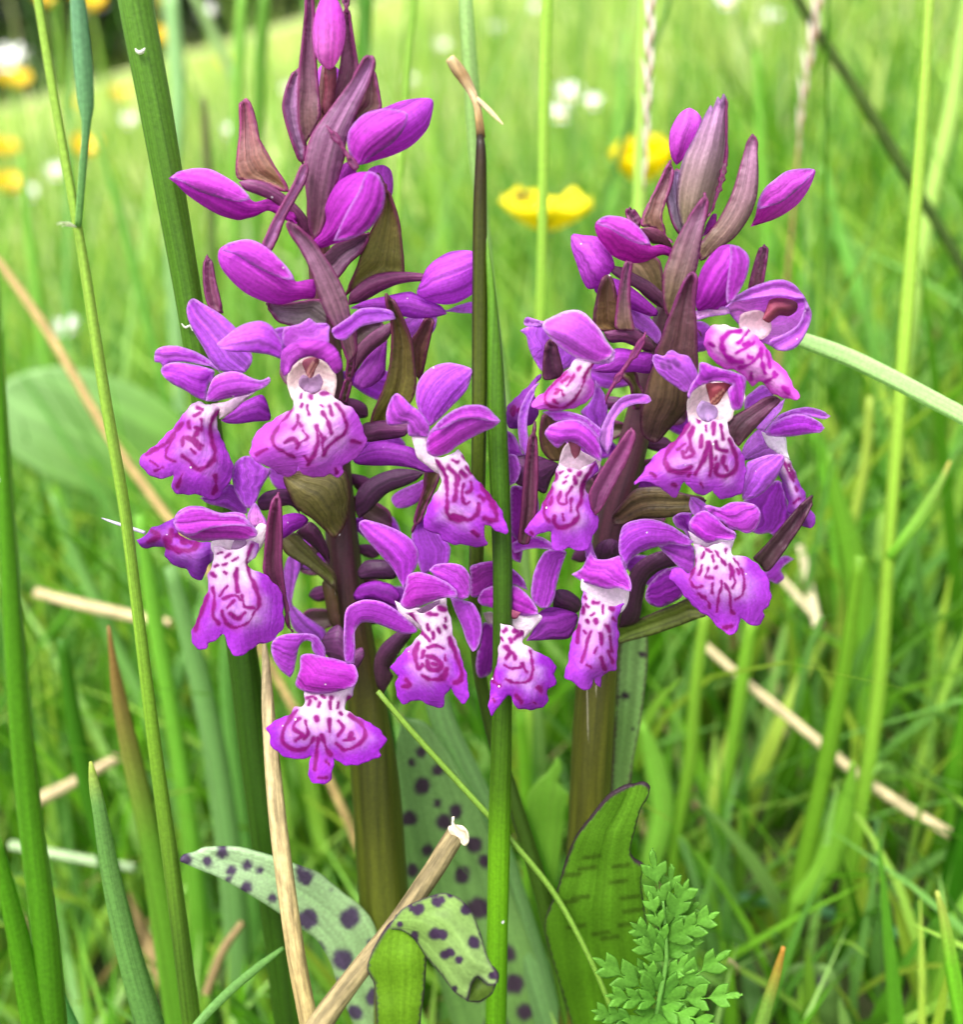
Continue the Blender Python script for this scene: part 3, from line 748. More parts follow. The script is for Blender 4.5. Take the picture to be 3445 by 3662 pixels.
# -- flower at the left, seen from its side
f = solid(L, None, 'flower', 'F2', [(1150, 940), (1050, 950), (930, 965), (860, 960), (820, 940), (900, 880), (970, 820), (1100, 770), (1150, 880)], (6, 7.5), '#9a44b4', '#a858c0', mat='petal', flat=0.6)
petal(L, f, 'F2', [(980, 620), (900, 620), (820, 610), (750, 540), (700, 450), (640, 350), (600, 260), (592, 190), (610, 140), (640, 128), (720, 170), (820, 230), (920, 320), (980, 420), (1030, 500), (1025, 560)], (6.5, 5.5), '#b47ad4', '#a852cc', bulge=1.4)
petal(L, f, 'F2', [(820, 620), (720, 570), (560, 550), (470, 560), (440, 600), (415, 555), (378, 550), (382, 480), (440, 445), (540, 445), (640, 480), (740, 540), (800, 600)], (8.0, 8.2), '#b45acc', '#bf72da', bulge=1.0)
hood(L, f, 'F2', [(780, 620), (730, 720), (720, 810), (660, 790), (580, 740), (500, 700), (440, 650), (420, 600), (470, 560), (560, 555), (700, 580)], (9.0, 8.6), '#a844c4', '#b45ad0', bulge=1.7)
petal(L, f, 'F2', [(720, 810), (735, 740), (770, 660), (830, 625), (900, 612), (960, 625), (1010, 650), (1090, 680), (1140, 650), (1150, 675), (1120, 710), (1050, 750), (960, 780), (870, 795), (780, 815)], (10.0, 9.6), '#b04ec4', '#b868d0', bulge=1.5)
solid(L, f, 'column', 'F2', [(740, 850), (760, 830), (860, 815), (960, 765), (1060, 745), (970, 820), (920, 865), (860, 910), (810, 930), (800, 880)], (8.8, 8.2), '#ecd6e0', '#d4a8d8', mat='lip', flat=0.7)
lip(L, f, 'F2', [(770, 845), (810, 860), (800, 930), (800, 1010), (840, 1080), (880, 1180), (905, 1260), (890, 1340), (850, 1390), (800, 1470), (740, 1470), (690, 1440), (600, 1440), (520, 1430), (495, 1380), (500, 1310), (440, 1330), (370, 1320), (300, 1270), (275, 1220), (310, 1160), (400, 1090), (490, 1000), (570, 900), (660, 810), (720, 835)],
    [[(805, 880), (755, 960), (760, 1060), (780, 1140), (770, 1210), (680, 1270), (620, 1230), (560, 1180)], [(560, 960), (500, 1040), (450, 1100), (390, 1130), (330, 1170)], [(530, 1010), (480, 1100), (450, 1180), (520, 1220)],
     [(640, 910), (680, 890)], [(600, 950), (615, 990)], [(690, 940), (690, 1000), (650, 990)], [(660, 1020), (640, 1060)], [(600, 1060), (640, 1080), (680, 1130)], [(570, 1060), (560, 1110)], [(620, 1130), (650, 1160)],
     [(780, 1310), (790, 1370), (770, 1430)], [(350, 1210), (400, 1250)], [(430, 1260), (380, 1280)], [(560, 1310), (530, 1380)], [(660, 860), (700, 865)], [(640, 1060), (700, 1110)]],
    (8.4, 8.8), margin='#a844c8', ew=(0.12, 0.7), tw=(0.45, 0.85), neck=0.16, bulge=1.6)

# -- flower below it, hood bent to the left
f = solid(L, None, 'flower', 'F2', [(1150, 1720), (1220, 1590), (1300, 1560), (1370, 1570), (1410, 1610), (1370, 1650), (1290, 1700), (1220, 1740)], (7.5, 5.5), '#9a3cb4', '#9030a8', mat='petal', flat=0.7)
solid(L, f, 'ovary', 'F2', [(1350, 1570), (1280, 1510), (1100, 1545), (1065, 1480), (1120, 1420), (1210, 1400), (1290, 1410), (1340, 1480)], (3.5, 6), '#46203e', '#522a4a')
petal(L, f, 'F2', [(1010, 1530), (950, 1480), (910, 1400), (895, 1300), (920, 1220), (980, 1180), (1050, 1190), (1110, 1250), (1160, 1280), (1130, 1330), (1090, 1400), (1060, 1480)], (7.5, 7.0), '#a45cc4', '#a452c4', bulge=1.2)
petal(L, f, 'F2', [(1000, 1560), (950, 1570), (860, 1530), (750, 1500), (680, 1460), (800, 1430), (880, 1370), (920, 1400), (975, 1490)], (6, 6), '#a054bc', '#a85cc8', bulge=0.6)
petal(L, f, 'F2', [(1010, 1640), (1000, 1570), (1050, 1490), (1090, 1560), (1125, 1615), (1140, 1700), (1080, 1660)], (8.8, 8.8), '#d9b4dc', '#c890d4', bulge=0.8)
hood(L, f, 'F4', [(888, 250), (860, 270), (800, 285), (700, 280), (600, 290), (520, 280), (450, 240), (420, 190), (440, 130), (500, 95), (580, 95), (680, 130), (760, 125), (820, 140), (830, 180), (860, 200)], (10.5, 10.0), '#ac3cb4', '#b850c4', bulge=2.2)
petal(L, f, 'F4', [(870, 215), (800, 200), (700, 205), (600, 225), (520, 260), (450, 235), (425, 185), (450, 135), (520, 105), (600, 110), (690, 140), (770, 145), (820, 165)], (12.6, 11.8), '#b84ec2', '#b450c4', bulge=0.7, wob=0.05)
throat(L, f, 'F4', [(700, 350), (640, 350), (632, 290), (700, 270), (820, 270), (900, 190), (945, 215), (930, 290), (880, 370), (830, 420), (800, 380), (760, 350)], (9.3, 9.3), '#f2e4ee', 'column', bulge=0.5)
throat(L, f, 'F4', [(740, 335), (760, 285), (825, 280), (822, 312), (790, 338)], (10.2, 10.2), '#b490b8', 'throat', bulge=-0.3)
lip(L, f, 'F4', [(740, 335), (800, 330), (850, 290), (900, 300), (880, 370), (835, 420), (870, 450), (940, 480), (1000, 540), (1030, 600), (1035, 700), (1030, 780), (960, 850), (900, 860), (850, 900), (770, 930), (735, 900), (700, 800), (650, 850), (610, 860), (600, 890), (560, 890), (525, 860), (520, 810), (550, 720), (580, 640), (610, 560), (615, 480), (640, 400), (640, 320), (690, 325)],
    [[(855, 310), (830, 400), (850, 480), (880, 560), (900, 640), (870, 690), (840, 740), (770, 770), (710, 740), (690, 680)], [(770, 440), (770, 520), (780, 570)], [(640, 550), (650, 620), (640, 700), (670, 750)], [(610, 590), (570, 690), (545, 780)],
     [(680, 590), (720, 540)], [(700, 610), (760, 590), (800, 620)], [(720, 660), (760, 620)], [(800, 600), (820, 650), (870, 660)], [(660, 360), (690, 350)], [(710, 380), (730, 360)], [(650, 430), (670, 420)], [(700, 420), (720, 415)], [(700, 460), (710, 470)],
     [(640, 470), (650, 480)], [(750, 400), (780, 380)], [(740, 690), (780, 720), (820, 690)]],
    (9.8, 10.6), width=22, margin='#a038c4', neck=0.3)
# -- the one half hidden at its left
f2 = lip(L, None, 'F4', [(640, 300), (520, 285), (450, 240), (430, 160), (380, 180), (300, 215), (260, 260), (215, 280), (240, 325), (320, 320), (370, 330), (375, 380), (440, 430), (490, 450), (540, 500), (580, 500), (610, 440), (640, 380)],
    [[(380, 270), (390, 320), (450, 340), (530, 330), (550, 300)], [(300, 230), (340, 260), (280, 290)], [(410, 230), (400, 290)], [(470, 290), (520, 300)], [(440, 260), (480, 260)]],
    (6.5, 5.5), margin='#8c34b4', white='#b878d4', neck=0.02)
f2.name = 'flower'
rod('spur', [(262, 242, 10), (150, 205, 9), (70, 178, 7), (20, 160, 2)], 'lip', L, f2, [stem_depth(1890) - 5, stem_depth(1890) - 5, stem_depth(1890) - 5, stem_depth(1890) - 5], fr='F4', to_ground=False, cfun='#d8c8e6', sides=8)

# -- lowest flower
f = solid(L, None, 'flower', 'F4', [(1290, 940), (1260, 900), (1250, 840), (1290, 780), (1340, 755), (1372, 790), (1400, 900), (1470, 880), (1485, 930), (1440, 1000), (1340, 960)], (5, 6.5), '#4c2446', '#5a2a50')
petal(L, f, 'F4', [(1270, 945), (1240, 950), (1200, 900), (1190, 850), (1150, 845), (1120, 880), (1105, 950), (1090, 1020), (1070, 1050), (1020, 1010), (980, 950), (965, 880), (990, 830), (1060, 805), (1150, 805), (1220, 820), (1260, 880)], (8.5, 10.5), '#b464cc', '#b050c8', bulge=1.0)
hood(L, f, 'F4', [(1250, 930), (1180, 915), (1130, 930), (1125, 1000), (1100, 1090), (1160, 1130), (1230, 1140), (1300, 1135), (1380, 1115), (1430, 1090), (1450, 1040), (1430, 980), (1380, 960), (1310, 940)], (9.5, 11.5), '#ae3cb8', '#a832b8', bulge=2.6)
lip(L, f, 'F4', [(1270, 1120), (1350, 1115), (1430, 1095), (1420, 1150), (1385, 1190), (1380, 1230), (1440, 1260), (1530, 1310), (1590, 1360), (1612, 1400), (1570, 1450), (1578, 1485), (1530, 1510), (1440, 1535), (1380, 1540), (1330, 1510), (1315, 1500), (1310, 1560), (1300, 1620), (1260, 1640), (1200, 1635), (1170, 1600), (1180, 1540), (1185, 1490), (1130, 1505), (1060, 1495), (1000, 1465), (960, 1425), (962, 1380), (940, 1330), (980, 1290), (1060, 1260), (1100, 1210), (1140, 1210), (1155, 1180), (1150, 1115), (1210, 1120)],
    [[(1110, 1230), (1060, 1290), (1030, 1360), (1040, 1420), (1100, 1450), (1170, 1440), (1200, 1390)], [(1120, 1280), (1090, 1330), (1140, 1370), (1100, 1400)], [(1160, 1290), (1170, 1360), (1150, 1390)], [(1400, 1260), (1470, 1310), (1490, 1370), (1440, 1430), (1380, 1450), (1330, 1420)],
     [(1340, 1290), (1370, 1330), (1340, 1370)], [(1410, 1360), (1400, 1390)], [(1370, 1400), (1430, 1390)], [(1230, 1390), (1220, 1460), (1205, 1560)], [(1250, 1370), (1270, 1440), (1300, 1480)], [(1290, 1280), (1290, 1350)], [(1170, 1160), (1195, 1155)], [(1175, 1200), (1185, 1180)],
     [(1230, 1210), (1240, 1190)], [(1295, 1190), (1300, 1220)], [(1340, 1190), (1335, 1215)], [(1215, 1270), (1220, 1290)], [(1250, 1150), (1260, 1160)], [(1350, 1245), (1360, 1255)], [(1400, 1160), (1395, 1185)], [(1270, 1520), (1290, 1535)], [(1230, 1610), (1270, 1605)], [(1300, 1160), (1300, 1165)], [(1210, 1165), (1215, 1170)]],
    (10.0, 12.0), width=21, margin='#9a2cc2', neck=0.34, ew=(0.02, 0.42), tw=(0.4, 0.85), bulge=1.2)

# -- flower right of the stem, its left sepal arching down
f = solid(L, None, 'flower', 'F5', [(420, 660), (340, 625), (270, 610), (190, 620), (180, 580), (220, 530), (300, 510), (390, 530), (440, 590)], (6, 5), '#8c34a4', '#8c30a6', mat='petal', flat=0.7)
solid(L, f, 'ovary', 'F5', [(430, 460), (400, 500), (300, 500), (220, 500), (200, 460), (240, 400), (330, 390), (400, 410)], (4, 3.5), '#40203a')
petal(L, f, 'F5', [(460, 560), (400, 450), (330, 370), (260, 290), (210, 220), (210, 185), (240, 172), (330, 190), (430, 230), (500, 280), (540, 350), (530, 430), (490, 490)], (9.0, 8.5), '#a844c0', '#b456cc', bulge=1.4)
petal(L, f, 'F5', [(600, 460), (560, 470), (500, 270), (560, 150), (640, 230), (700, 290), (720, 330), (700, 420)], (4, 3), '#a050c0', '#9848bc', bulge=0.8)
petal(L, f, 'F5', [(600, 450), (640, 420), (720, 410), (790, 430), (830, 490), (825, 590), (780, 615), (740, 590), (700, 540), (640, 495)], (10.2, 10.4), '#b250c6', '#b454c8', bulge=1.2)
hood(L, f, 'F5', [(450, 600), (470, 530), (480, 480), (540, 460), (620, 480), (700, 520), (750, 570), (755, 600), (690, 605), (620, 625), (540, 655), (480, 670), (440, 640)], (11.2, 11.4), '#aa3ab2', '#b04cc4', bulge=1.8)
petal(L, f, 'F4', [(1770, 800), (1700, 805), (1620, 775), (1540, 745), (1470, 745), (1430, 800), (1435, 880), (1430, 970), (1380, 960), (1370, 880), (1375, 700), (1400, 650), (1480, 615), (1580, 625), (1660, 670), (1730, 730), (1780, 780)], (10.0, 11.0), '#a440bc', '#a848c0', bulge=1.3)
petal(L, f, 'F5', [(720, 600), (790, 620), (850, 640), (890, 720), (895, 800), (870, 880), (845, 905), (810, 850), (780, 760), (740, 670)], (9.5, 10), '#a450bc', '#9c44b8', bulge=0.8)
throat(L, f, 'F5', [(410, 620), (450, 640), (560, 660), (650, 610), (695, 600), (690, 680), (600, 720), (560, 790), (500, 750), (440, 710)], (9.8, 9.8), '#eedce8', 'column', bulge=0.4)
throat(L, f, 'F5', [(530, 675), (600, 640), (660, 618), (655, 660), (600, 700), (560, 700)], (10.4, 10.4), '#b48cb4', 'throat', bulge=-0.3)
solid(L, f, 'ovary', 'F5', [(500, 790), (500, 820), (440, 900), (380, 1000), (400, 1040), (350, 1130), (310, 1100), (290, 1000), (300, 930), (340, 860), (430, 790)], (6, 3), '#40203a', '#4c2a3c')
lip(L, f, 'F5', [(600, 680), (660, 640), (695, 640), (720, 720), (740, 820), (770, 900), (800, 1000), (820, 1100), (820, 1160), (795, 1195), (750, 1160), (720, 1110), (690, 1140), (680, 1215), (620, 1210), (570, 1185), (510, 1180), (450, 1195), (420, 1150), (410, 1080), (430, 1040), (380, 1000), (410, 960), (470, 890), (530, 830), (560, 790), (520, 730), (470, 690), (530, 690)],
    [[(500, 690), (520, 740), (560, 800), (600, 840)], [(540, 860), (520, 920), (540, 1000), (560, 980)], [(710, 830), (740, 900), (770, 980), (780, 1060), (740, 1080)], [(590, 880), (640, 870), (680, 890)], [(590, 930), (640, 940), (670, 980), (640, 1010), (600, 1000), (590, 960)],
     [(690, 920), (690, 950)], [(560, 1040), (620, 1060), (680, 1040), (700, 1000)], [(590, 750), (595, 780)], [(620, 700), (640, 700)], [(660, 660), (690, 670)], [(690, 720), (690, 740)], [(650, 780), (660, 800)], [(685, 765), (690, 770)], [(620, 800), (625, 830)], [(600, 690), (610, 700)], [(470, 1060), (490, 1090), (450, 1100)], [(570, 900), (560, 940)], [(620, 970), (640, 975)]],
    (10.8, 12.0), width=22, margin='#9c34c4', neck=0.34)

# -- flower turned to the right, its lip overlapping the rush
f = solid(L, None, 'flower', 'F3', [(210, 1200), (240, 1235), (350, 1245), (480, 1245), (600, 1260), (700, 1290), (780, 1280), (690, 1230), (640, 1180), (620, 1130), (560, 1110), (430, 1080), (330, 1090), (290, 1130)], (5, 8.0), '#8c34a8', '#a04cb8', mat='petal', flat=0.7)
solid(L, f, 'ovary', 'F3', [(270, 980), (290, 1080), (400, 1075), (560, 1045), (590, 960), (440, 940), (300, 955)], (3, 6.5), '#48203a', '#582a4c')
petal(L, f, 'F3', [(720, 980), (660, 900), (630, 800), (640, 700), (690, 620), (770, 570), (860, 555), (950, 575), (1005, 600), (1000, 660), (970, 740), (910, 810), (850, 870), (790, 930)], (8.6, 7.6), '#ac54c8', '#b468d4', bulge=1.7)
petal(L, f, 'F3', [(710, 1050), (640, 1050), (580, 1040), (575, 960), (450, 975), (430, 910), (450, 830), (490, 765), (540, 780), (600, 840), (660, 880), (720, 960), (720, 1020)], (9.5, 10.0), '#b868cc', '#b458cc', bulge=1.2)
throat(L, f, 'F3', [(640, 1190), (620, 1120), (600, 1040), (700, 1030), (720, 1150), (800, 1190), (920, 1140), (930, 1190), (860, 1240), (790, 1300), (700, 1240)], (9.5, 9.5), '#eed8ea', 'column', bulge=0.6)
hood(L, f, 'F3', [(700, 1110), (720, 1020), (790, 950), (880, 880), (960, 845), (1050, 838), (1110, 860), (1160, 910), (1195, 945), (1150, 990), (1080, 1020), (1000, 1060), (900, 1120), (850, 1160), (760, 1185), (710, 1160)], (11, 11.2), '#ac3cb6', '#b458c8', bulge=1.9)
petal(L, f, 'F3', [(735, 1020), (790, 950), (880, 880), (960, 845), (1050, 838), (1110, 860), (1160, 910), (1195, 945), (1120, 945), (1000, 930), (900, 950), (820, 990)], (12.4, 12.2), '#b252c0', '#b85ecc', bulge=0.7, wob=0.05)
lip(L, f, 'F3', [(790, 1190), (850, 1180), (920, 1130), (960, 1200), (1000, 1280), (1050, 1350), (1110, 1410), (1170, 1490), (1220, 1580), (1250, 1680), (1230, 1700), (1170, 1680), (1120, 1650), (1090, 1640), (1085, 1700), (1110, 1770), (1050, 1790), (980, 1775), (900, 1775), (810, 1740), (780, 1700), (720, 1690), (685, 1640), (690, 1570), (730, 1480), (780, 1400), (800, 1330), (780, 1270), (750, 1190)],
    [[(770, 1210), (830, 1300), (840, 1400), (840, 1500), (850, 1580), (930, 1610), (1010, 1600), (1050, 1560), (1050, 1500)], [(860, 1260), (910, 1320), (900, 1400), (890, 1470)], [(880, 1210), (910, 1220)], [(930, 1280), (960, 1310)], [(940, 1180), (960, 1200)], [(970, 1250), (1000, 1290)],
     [(950, 1370), (940, 1450), (960, 1500), (990, 1490)], [(1000, 1360), (1000, 1410), (970, 1420)], [(1070, 1380), (1120, 1450), (1170, 1560), (1170, 1610), (1100, 1600)], [(1060, 1450), (1080, 1470)], [(1010, 1680), (1040, 1710)], [(880, 1580), (960, 1600)], [(740, 1720), (770, 1725)]],
    (10.4, 11.4), width=27, margin='#a43cc8', neck=0.26)
# behind it
f = solid(L, None, 'flower', 'F3', [(230, 1440), (280, 1360), (380, 1300), (500, 1265), (620, 1270), (690, 1290), (640, 1340), (560, 1380), (440, 1430), (330, 1540), (250, 1600), (230, 1560)], (2, 3), '#42203a', '#5a3a50')
petal(L, f, 'F3', [(690, 1340), (690, 1430), (640, 1490), (570, 1525), (500, 1525), (465, 1470), (490, 1430), (560, 1390)], (3, 3.5), '#a858c0', '#b468cc', bulge=1.4)
bract(L, 'F3', [(600, 1710), (640, 1560), (690, 1400), (700, 1290), (790, 1290), (770, 1360), (700, 1500), (660, 1600)], (3.5, 4.5), '#5c5028', '#6a5a34')

# ============================== the orchid with the shorter spike
R = orchid_root('orchid', (1118, 2300), 'shorter purple orchid in full bloom, grey-violet bracts bundled to a point at its top')
stem_of(R, [(1365, 370, 10), (1355, 400, 14), (1320, 520, 18), (1285, 640, 22), (1255, 760, 25), (1225, 880, 28), (1190, 1020, 32), (1168, 1200, 36), (1153, 1400, 38), (1143, 1600, 38), (1128, 1988, 42), (1118, 2300, 42)],
        [(0, '#6a4048'), (0.18, '#4c2634'), (0.27, '#44202c'), (0.31, '#443a14'), (0.36, '#4c4c12'), (1, '#4e5816')])
bud(R, 'R1', [(800, 495), (770, 450), (755, 370), (760, 290), (790, 220), (830, 170), (880, 145), (930, 175), (955, 220), (930, 330), (870, 420), (830, 470)], (0.5, 0), '#b448b8', '#c878d4')
b = bud(R, 'R1', [(1250, 870), (1280, 800), (1300, 700), (1340, 630), (1400, 580), (1470, 530), (1560, 515), (1640, 520), (1640, 560), (1600, 650), (1540, 730), (1460, 790), (1380, 830), (1300, 855)], (1, 0), '#a82c9c', '#c468d0')
petal(R, b, 'R1', [(1290, 760), (1310, 690), (1340, 630), (1400, 580), (1470, 530), (1560, 515), (1640, 520), (1600, 580), (1520, 660), (1420, 730)], (2.2, 1.2), '#b84abc', '#cc74d6', bulge=1.2, wob=0.03)
b = bud(R, 'R1', [(770, 1060), (720, 1040), (660, 1060), (600, 1085), (540, 1090), (470, 1075), (410, 1045), (360, 985), (320, 930), (302, 870), (315, 835), (380, 805), (450, 805), (520, 830), (590, 890), (630, 940), (650, 985), (700, 975), (770, 1000)], (4.5, 6), '#a62ca2', '#b23cae')
petal(R, b, 'R1', [(640, 975), (560, 970), (470, 930), (390, 880), (315, 850), (325, 830), (380, 805), (450, 805), (520, 830), (590, 890)], (8.2, 7.6), '#c458cc', '#c862d2', bulge=1.0, wob=0.03)
solid(R, b, 'ovary', 'R1', [(785, 1000), (760, 1000), (700, 975), (650, 970), (620, 930), (580, 880), (640, 870), (700, 890), (740, 930)], (3, 5.5), '#5a2c34', '#6c3c50')
b = bud(R, 'R1', [(425, 1110), (410, 1130), (370, 1190), (320, 1240), (260, 1245), (225, 1190), (190, 1090), (160, 1000), (158, 930), (175, 910), (240, 920), (320, 930), (370, 990), (410, 1050)], (4.5, 4), '#b450c4', '#c070d4')
solid(R, b, 'spur', 'R1', [(300, 1240), (390, 1180), (470, 1200), (560, 1260), (650, 1340), (688, 1385), (680, 1410), (640, 1412), (560, 1385), (470, 1350), (400, 1310), (330, 1290)], (4, 4.5), '#ac50c4', '#a23cb4', mat='petal')
solid(R, b, 'ovary', 'R1', [(740, 1370), (700, 1350), (620, 1290), (520, 1225), (430, 1170), (388, 1130), (390, 1105), (470, 1115), (560, 1160), (650, 1210), (720, 1280)], (3, 4.5), '#5a3446', '#6c4258')
b = bud(R, 'R1', [(930, 1380), (915, 1320), (920, 1230), (950, 1130), (1000, 1050), (1060, 990), (1120, 975), (1180, 990), (1230, 1030), (1245, 1080), (1230, 1160), (1190, 1250), (1140, 1320), (1060, 1370), (990, 1370)], (6.0, 6.5), '#a434ae', '#b650c6')
petal(R, b, 'R1', [(1110, 1340), (1105, 1250), (1115, 1150), (1128, 1050), (1125, 978), (1180, 990), (1230, 1030), (1245, 1080), (1230, 1160), (1190, 1250), (1140, 1320)], (8.9, 9.0), '#a83cb4', '#b854ca', bulge=1.0, wob=0.03)
# bracts
bract(R, 'R1', [(840, 930), (800, 880), (770, 820), (740, 690), (750, 590), (800, 510), (870, 600), (900, 750), (880, 880)], (2.0, 2.0), '#988c94', '#a08aa8')
bract(R, 'R1', [(890, 920), (830, 860), (800, 740), (800, 640), (820, 520), (850, 430), (910, 320), (960, 210), (1005, 128), (1012, 170), (1050, 75), (1072, 130), (1092, 62), (1110, 100), (1114, 250), (1110, 420), (1090, 560), (1050, 680), (1000, 800), (940, 900)], (2.5, 3.5), '#94895e', '#93688c', rim='#8a5c90', bulge=3.2, fold=0)
bract(R, 'R1', [(1000, 810), (1030, 700), (1060, 600), (1085, 470), (1098, 330), (1094, 62), (1112, 150), (1113, 330), (1100, 520), (1060, 670)], (4.2, 4.6), '#8c7c64', '#8c5880', fold=0.4)
bud(R, 'R1', [(960, 930), (980, 860), (1020, 790), (1045, 790), (1040, 850), (990, 910)], (2, 2), '#b450bc')
bract(R, 'R1', [(950, 1080), (930, 1000), (980, 920), (1050, 830), (1110, 720), (1150, 620), (1190, 480), (1230, 370), (1270, 305), (1290, 370), (1300, 540), (1290, 680), (1250, 800), (1160, 930), (1050, 1010)], (3.5, 3.2), '#84744a', '#9c7088', bulge=1.6, fold=0.7)
bract(R, 'R1', [(750, 1420), (720, 1300), (720, 1150), (750, 1060), (800, 940), (870, 820), (940, 730), (980, 660), (985, 720), (975, 850), (950, 980), (930, 1100), (900, 1200), (850, 1310)], (5.5, 6.2), '#7c6e44', '#7a4a6c', bulge=1.4)
bract(R, 'R1', [(720, 1720), (670, 1640), (700, 1560), (740, 1440), (800, 1310), (850, 1210), (900, 1135), (918, 1190), (910, 1330), (925, 1450), (930, 1600), (925, 1760), (820, 1790)], (7, 8.6), '#4e3a2a', '#52263c', rim='#6a1e58', bulge=1.4, fold=1.3)
bract(R, 'R1', [(770, 970), (730, 900), (715, 800), (740, 700), (770, 580), (772, 460), (740, 520), (690, 620), (640, 700), (600, 790), (590, 860), (650, 870), (710, 910)], (3.2, 2.5), '#7a6638', '#74405a', bulge=1.0)
bract(R, 'R1', [(580, 870), (545, 860), (510, 820), (500, 780), (515, 745), (545, 780), (575, 830)], (2, 1.5), '#664050')
bract(R, 'R1', [(1240, 1270), (1260, 1180), (1290, 1070), (1320, 990), (1335, 970), (1348, 1000), (1335, 1120), (1310, 1240)], (0, 0), '#6a4a44', '#74485c')
bract(R, 'R1', [(430, 1510), (310, 1490), (300, 1400), (330, 1260), (360, 1180), (380, 1160), (410, 1210), (440, 1320), (460, 1430), (530, 1500)], (5, 6.2), '#6c5a2c', '#50382c', rim='#5c2440')
bract(R, 'R1', [(490, 1500), (430, 1480), (440, 1360), (460, 1250), (480, 1140), (500, 1085), (520, 1090), (510, 1200), (515, 1330), (545, 1500)], (6.5, 7), '#6e5c3c', '#6a4460', fold=0.6)
bract(R, 'R1', [(720, 1360), (600, 1280), (520, 1180), (520, 1090), (640, 1050), (700, 1080), (720, 1200)], (1.5, 2), '#857c44', '#7a6a48')
bract(R, 'R2', [(980, 1190), (985, 1110), (1040, 1000), (1120, 880), (1200, 760), (1280, 640), (1340, 540), (1365, 500), (1360, 560), (1300, 680), (1220, 800), (1130, 930), (1050, 1050), (1000, 1140)], (9.3, 10.3), '#5c2c4c', '#762c66', fold=0.3)
bract(R, 'R2', [(570, 890), (520, 945), (400, 950), (395, 800), (410, 680), (430, 570), (480, 600), (520, 700), (550, 800)], (7.7, 8.4), '#4e2c3c', '#4e2a40', rim='#5c2444')
bract(R, 'R2', [(560, 1720), (470, 1730), (380, 1640), (355, 1500), (375, 1350), (400, 1290), (470, 1300), (520, 1380), (560, 1480), (620, 1640)], (4.5, 6), '#6a5c30', '#52382c', rim='#5c2440')
bract(R, 'F3', [(1330, 1760), (1345, 1560), (1360, 1350), (1390, 1120), (1420, 945), (1430, 1050), (1440, 1300), (1430, 1550), (1400, 1680), (1370, 1770)], (8.6, 9.2), '#4c3230', '#552040', rim='#601c48', fold=1.0)
bract(R, 'D', [(1155, 1000), (1145, 960), (1170, 910), (1205, 860), (1228, 830), (1232, 850), (1220, 890), (1195, 940), (1170, 985)], (10.8, 11.2), '#5e2c4c', '#742c5c', fold=0.7)
bract(R, 'R2', [(1330, 1480), (1310, 1300), (1340, 1130), (1380, 960), (1440, 800), (1480, 690), (1600, 700), (1720, 850), (1770, 1080), (1750, 1250), (1600, 1420), (1460, 1560)], (4.5, 6.3), '#48322c', '#5e5228', rim='#562040', bulge=2.0,
      paint=lambda V, t, s, q, c: c * (1 - 0.5 * np.clip(Wobble(5, 8)(V) - 0.35, 0, 0.6))[:, None])
bract(R, 'R2', [(1260, 1240), (1240, 1100), (1220, 1000), (1120, 900), (1250, 880), (1290, 1000), (1340, 1100), (1310, 1230)], (2, 3), '#6c6a34', '#7c8040')
bract(R, 'R3', [(920, 1395), (860, 1330), (825, 1250), (830, 1180), (890, 1130), (1000, 1070), (1130, 1000), (1240, 985), (1262, 1000), (1200, 1090), (1100, 1200), (1000, 1310)], (8.2, 7.6), '#4c3434', '#5e2a48', rim='#64244c', bulge=1.3, fold=0.8)
bract(R, 'R4', [(1220, 920), (1180, 870), (1145, 830), (1220, 750), (1300, 660), (1400, 540), (1490, 440), (1560, 375), (1582, 358), (1560, 420), (1490, 560), (1420, 670), (1340, 790), (1270, 885)], (6.0, 7.0), '#4c3a34', '#563444', rim='#4c2038', fold=1.4)
bract(R, 'R4', [(100, 570), (90, 510), (170, 400), (260, 310), (420, 290), (560, 330), (700, 370), (790, 390), (700, 460), (600, 505), (450, 525), (300, 525), (200, 570)], (2.5, 5), '#4a3624', '#60602c', rim='#4c2434', bulge=1.2,
      paint=lambda V, t, s, q, c: c * (1 - 0.6 * np.clip(Wobble(8, 8)(V) - 0.3, 0, 0.6))[:, None])
bract(R, 'R4', [(120, 1460), (120, 1350), (250, 1300), (400, 1230), (530, 1180), (650, 1130), (730, 1170), (780, 1250), (600, 1320), (400, 1390), (250, 1430)], (1.5, 4.5), '#5c7420', '#66742a', rim='#4a3a28', bulge=0.8,
      paint=lambda V, t, s, q, c: c * (1 - 0.6 * np.clip(Wobble(11, 8)(V) - 0.45, 0, 0.6))[:, None])

# -- flowers of the shorter orchid; first the small one overlapping the rush
f = solid(R, None, 'flower', 'F5', [(1430, 700), (1420, 760), (1380, 830), (1280, 838), (1140, 845), (1180, 780), (1210, 690), (1280, 655), (1380, 675)], (6, 9), '#8c34a4', '#a050b8', mat='petal', flat=0.6)
solid(R, f, 'ovary', 'F5', [(1450, 640), (1420, 690), (1300, 670), (1295, 600), (1310, 560), (1370, 560), (1430, 600)], (5, 6), '#44203c')
petal(R, f, 'F5', [(870, 600), (830, 590), (830, 480), (830, 430), (900, 405), (980, 400), (1060, 440), (1120, 500), (1150, 560), (1060, 530), (960, 540)], (6.8, 6.5), '#94389c', '#9a40b0', bulge=1.0)
petal(R, f, 'F5', [(1220, 660), (1170, 600), (1180, 480), (1210, 400), (1250, 345), (1320, 335), (1365, 350), (1340, 430), (1310, 540), (1300, 600), (1270, 655)], (8.5, 7.5), '#9c44b4', '#983cb4', bulge=0.9)
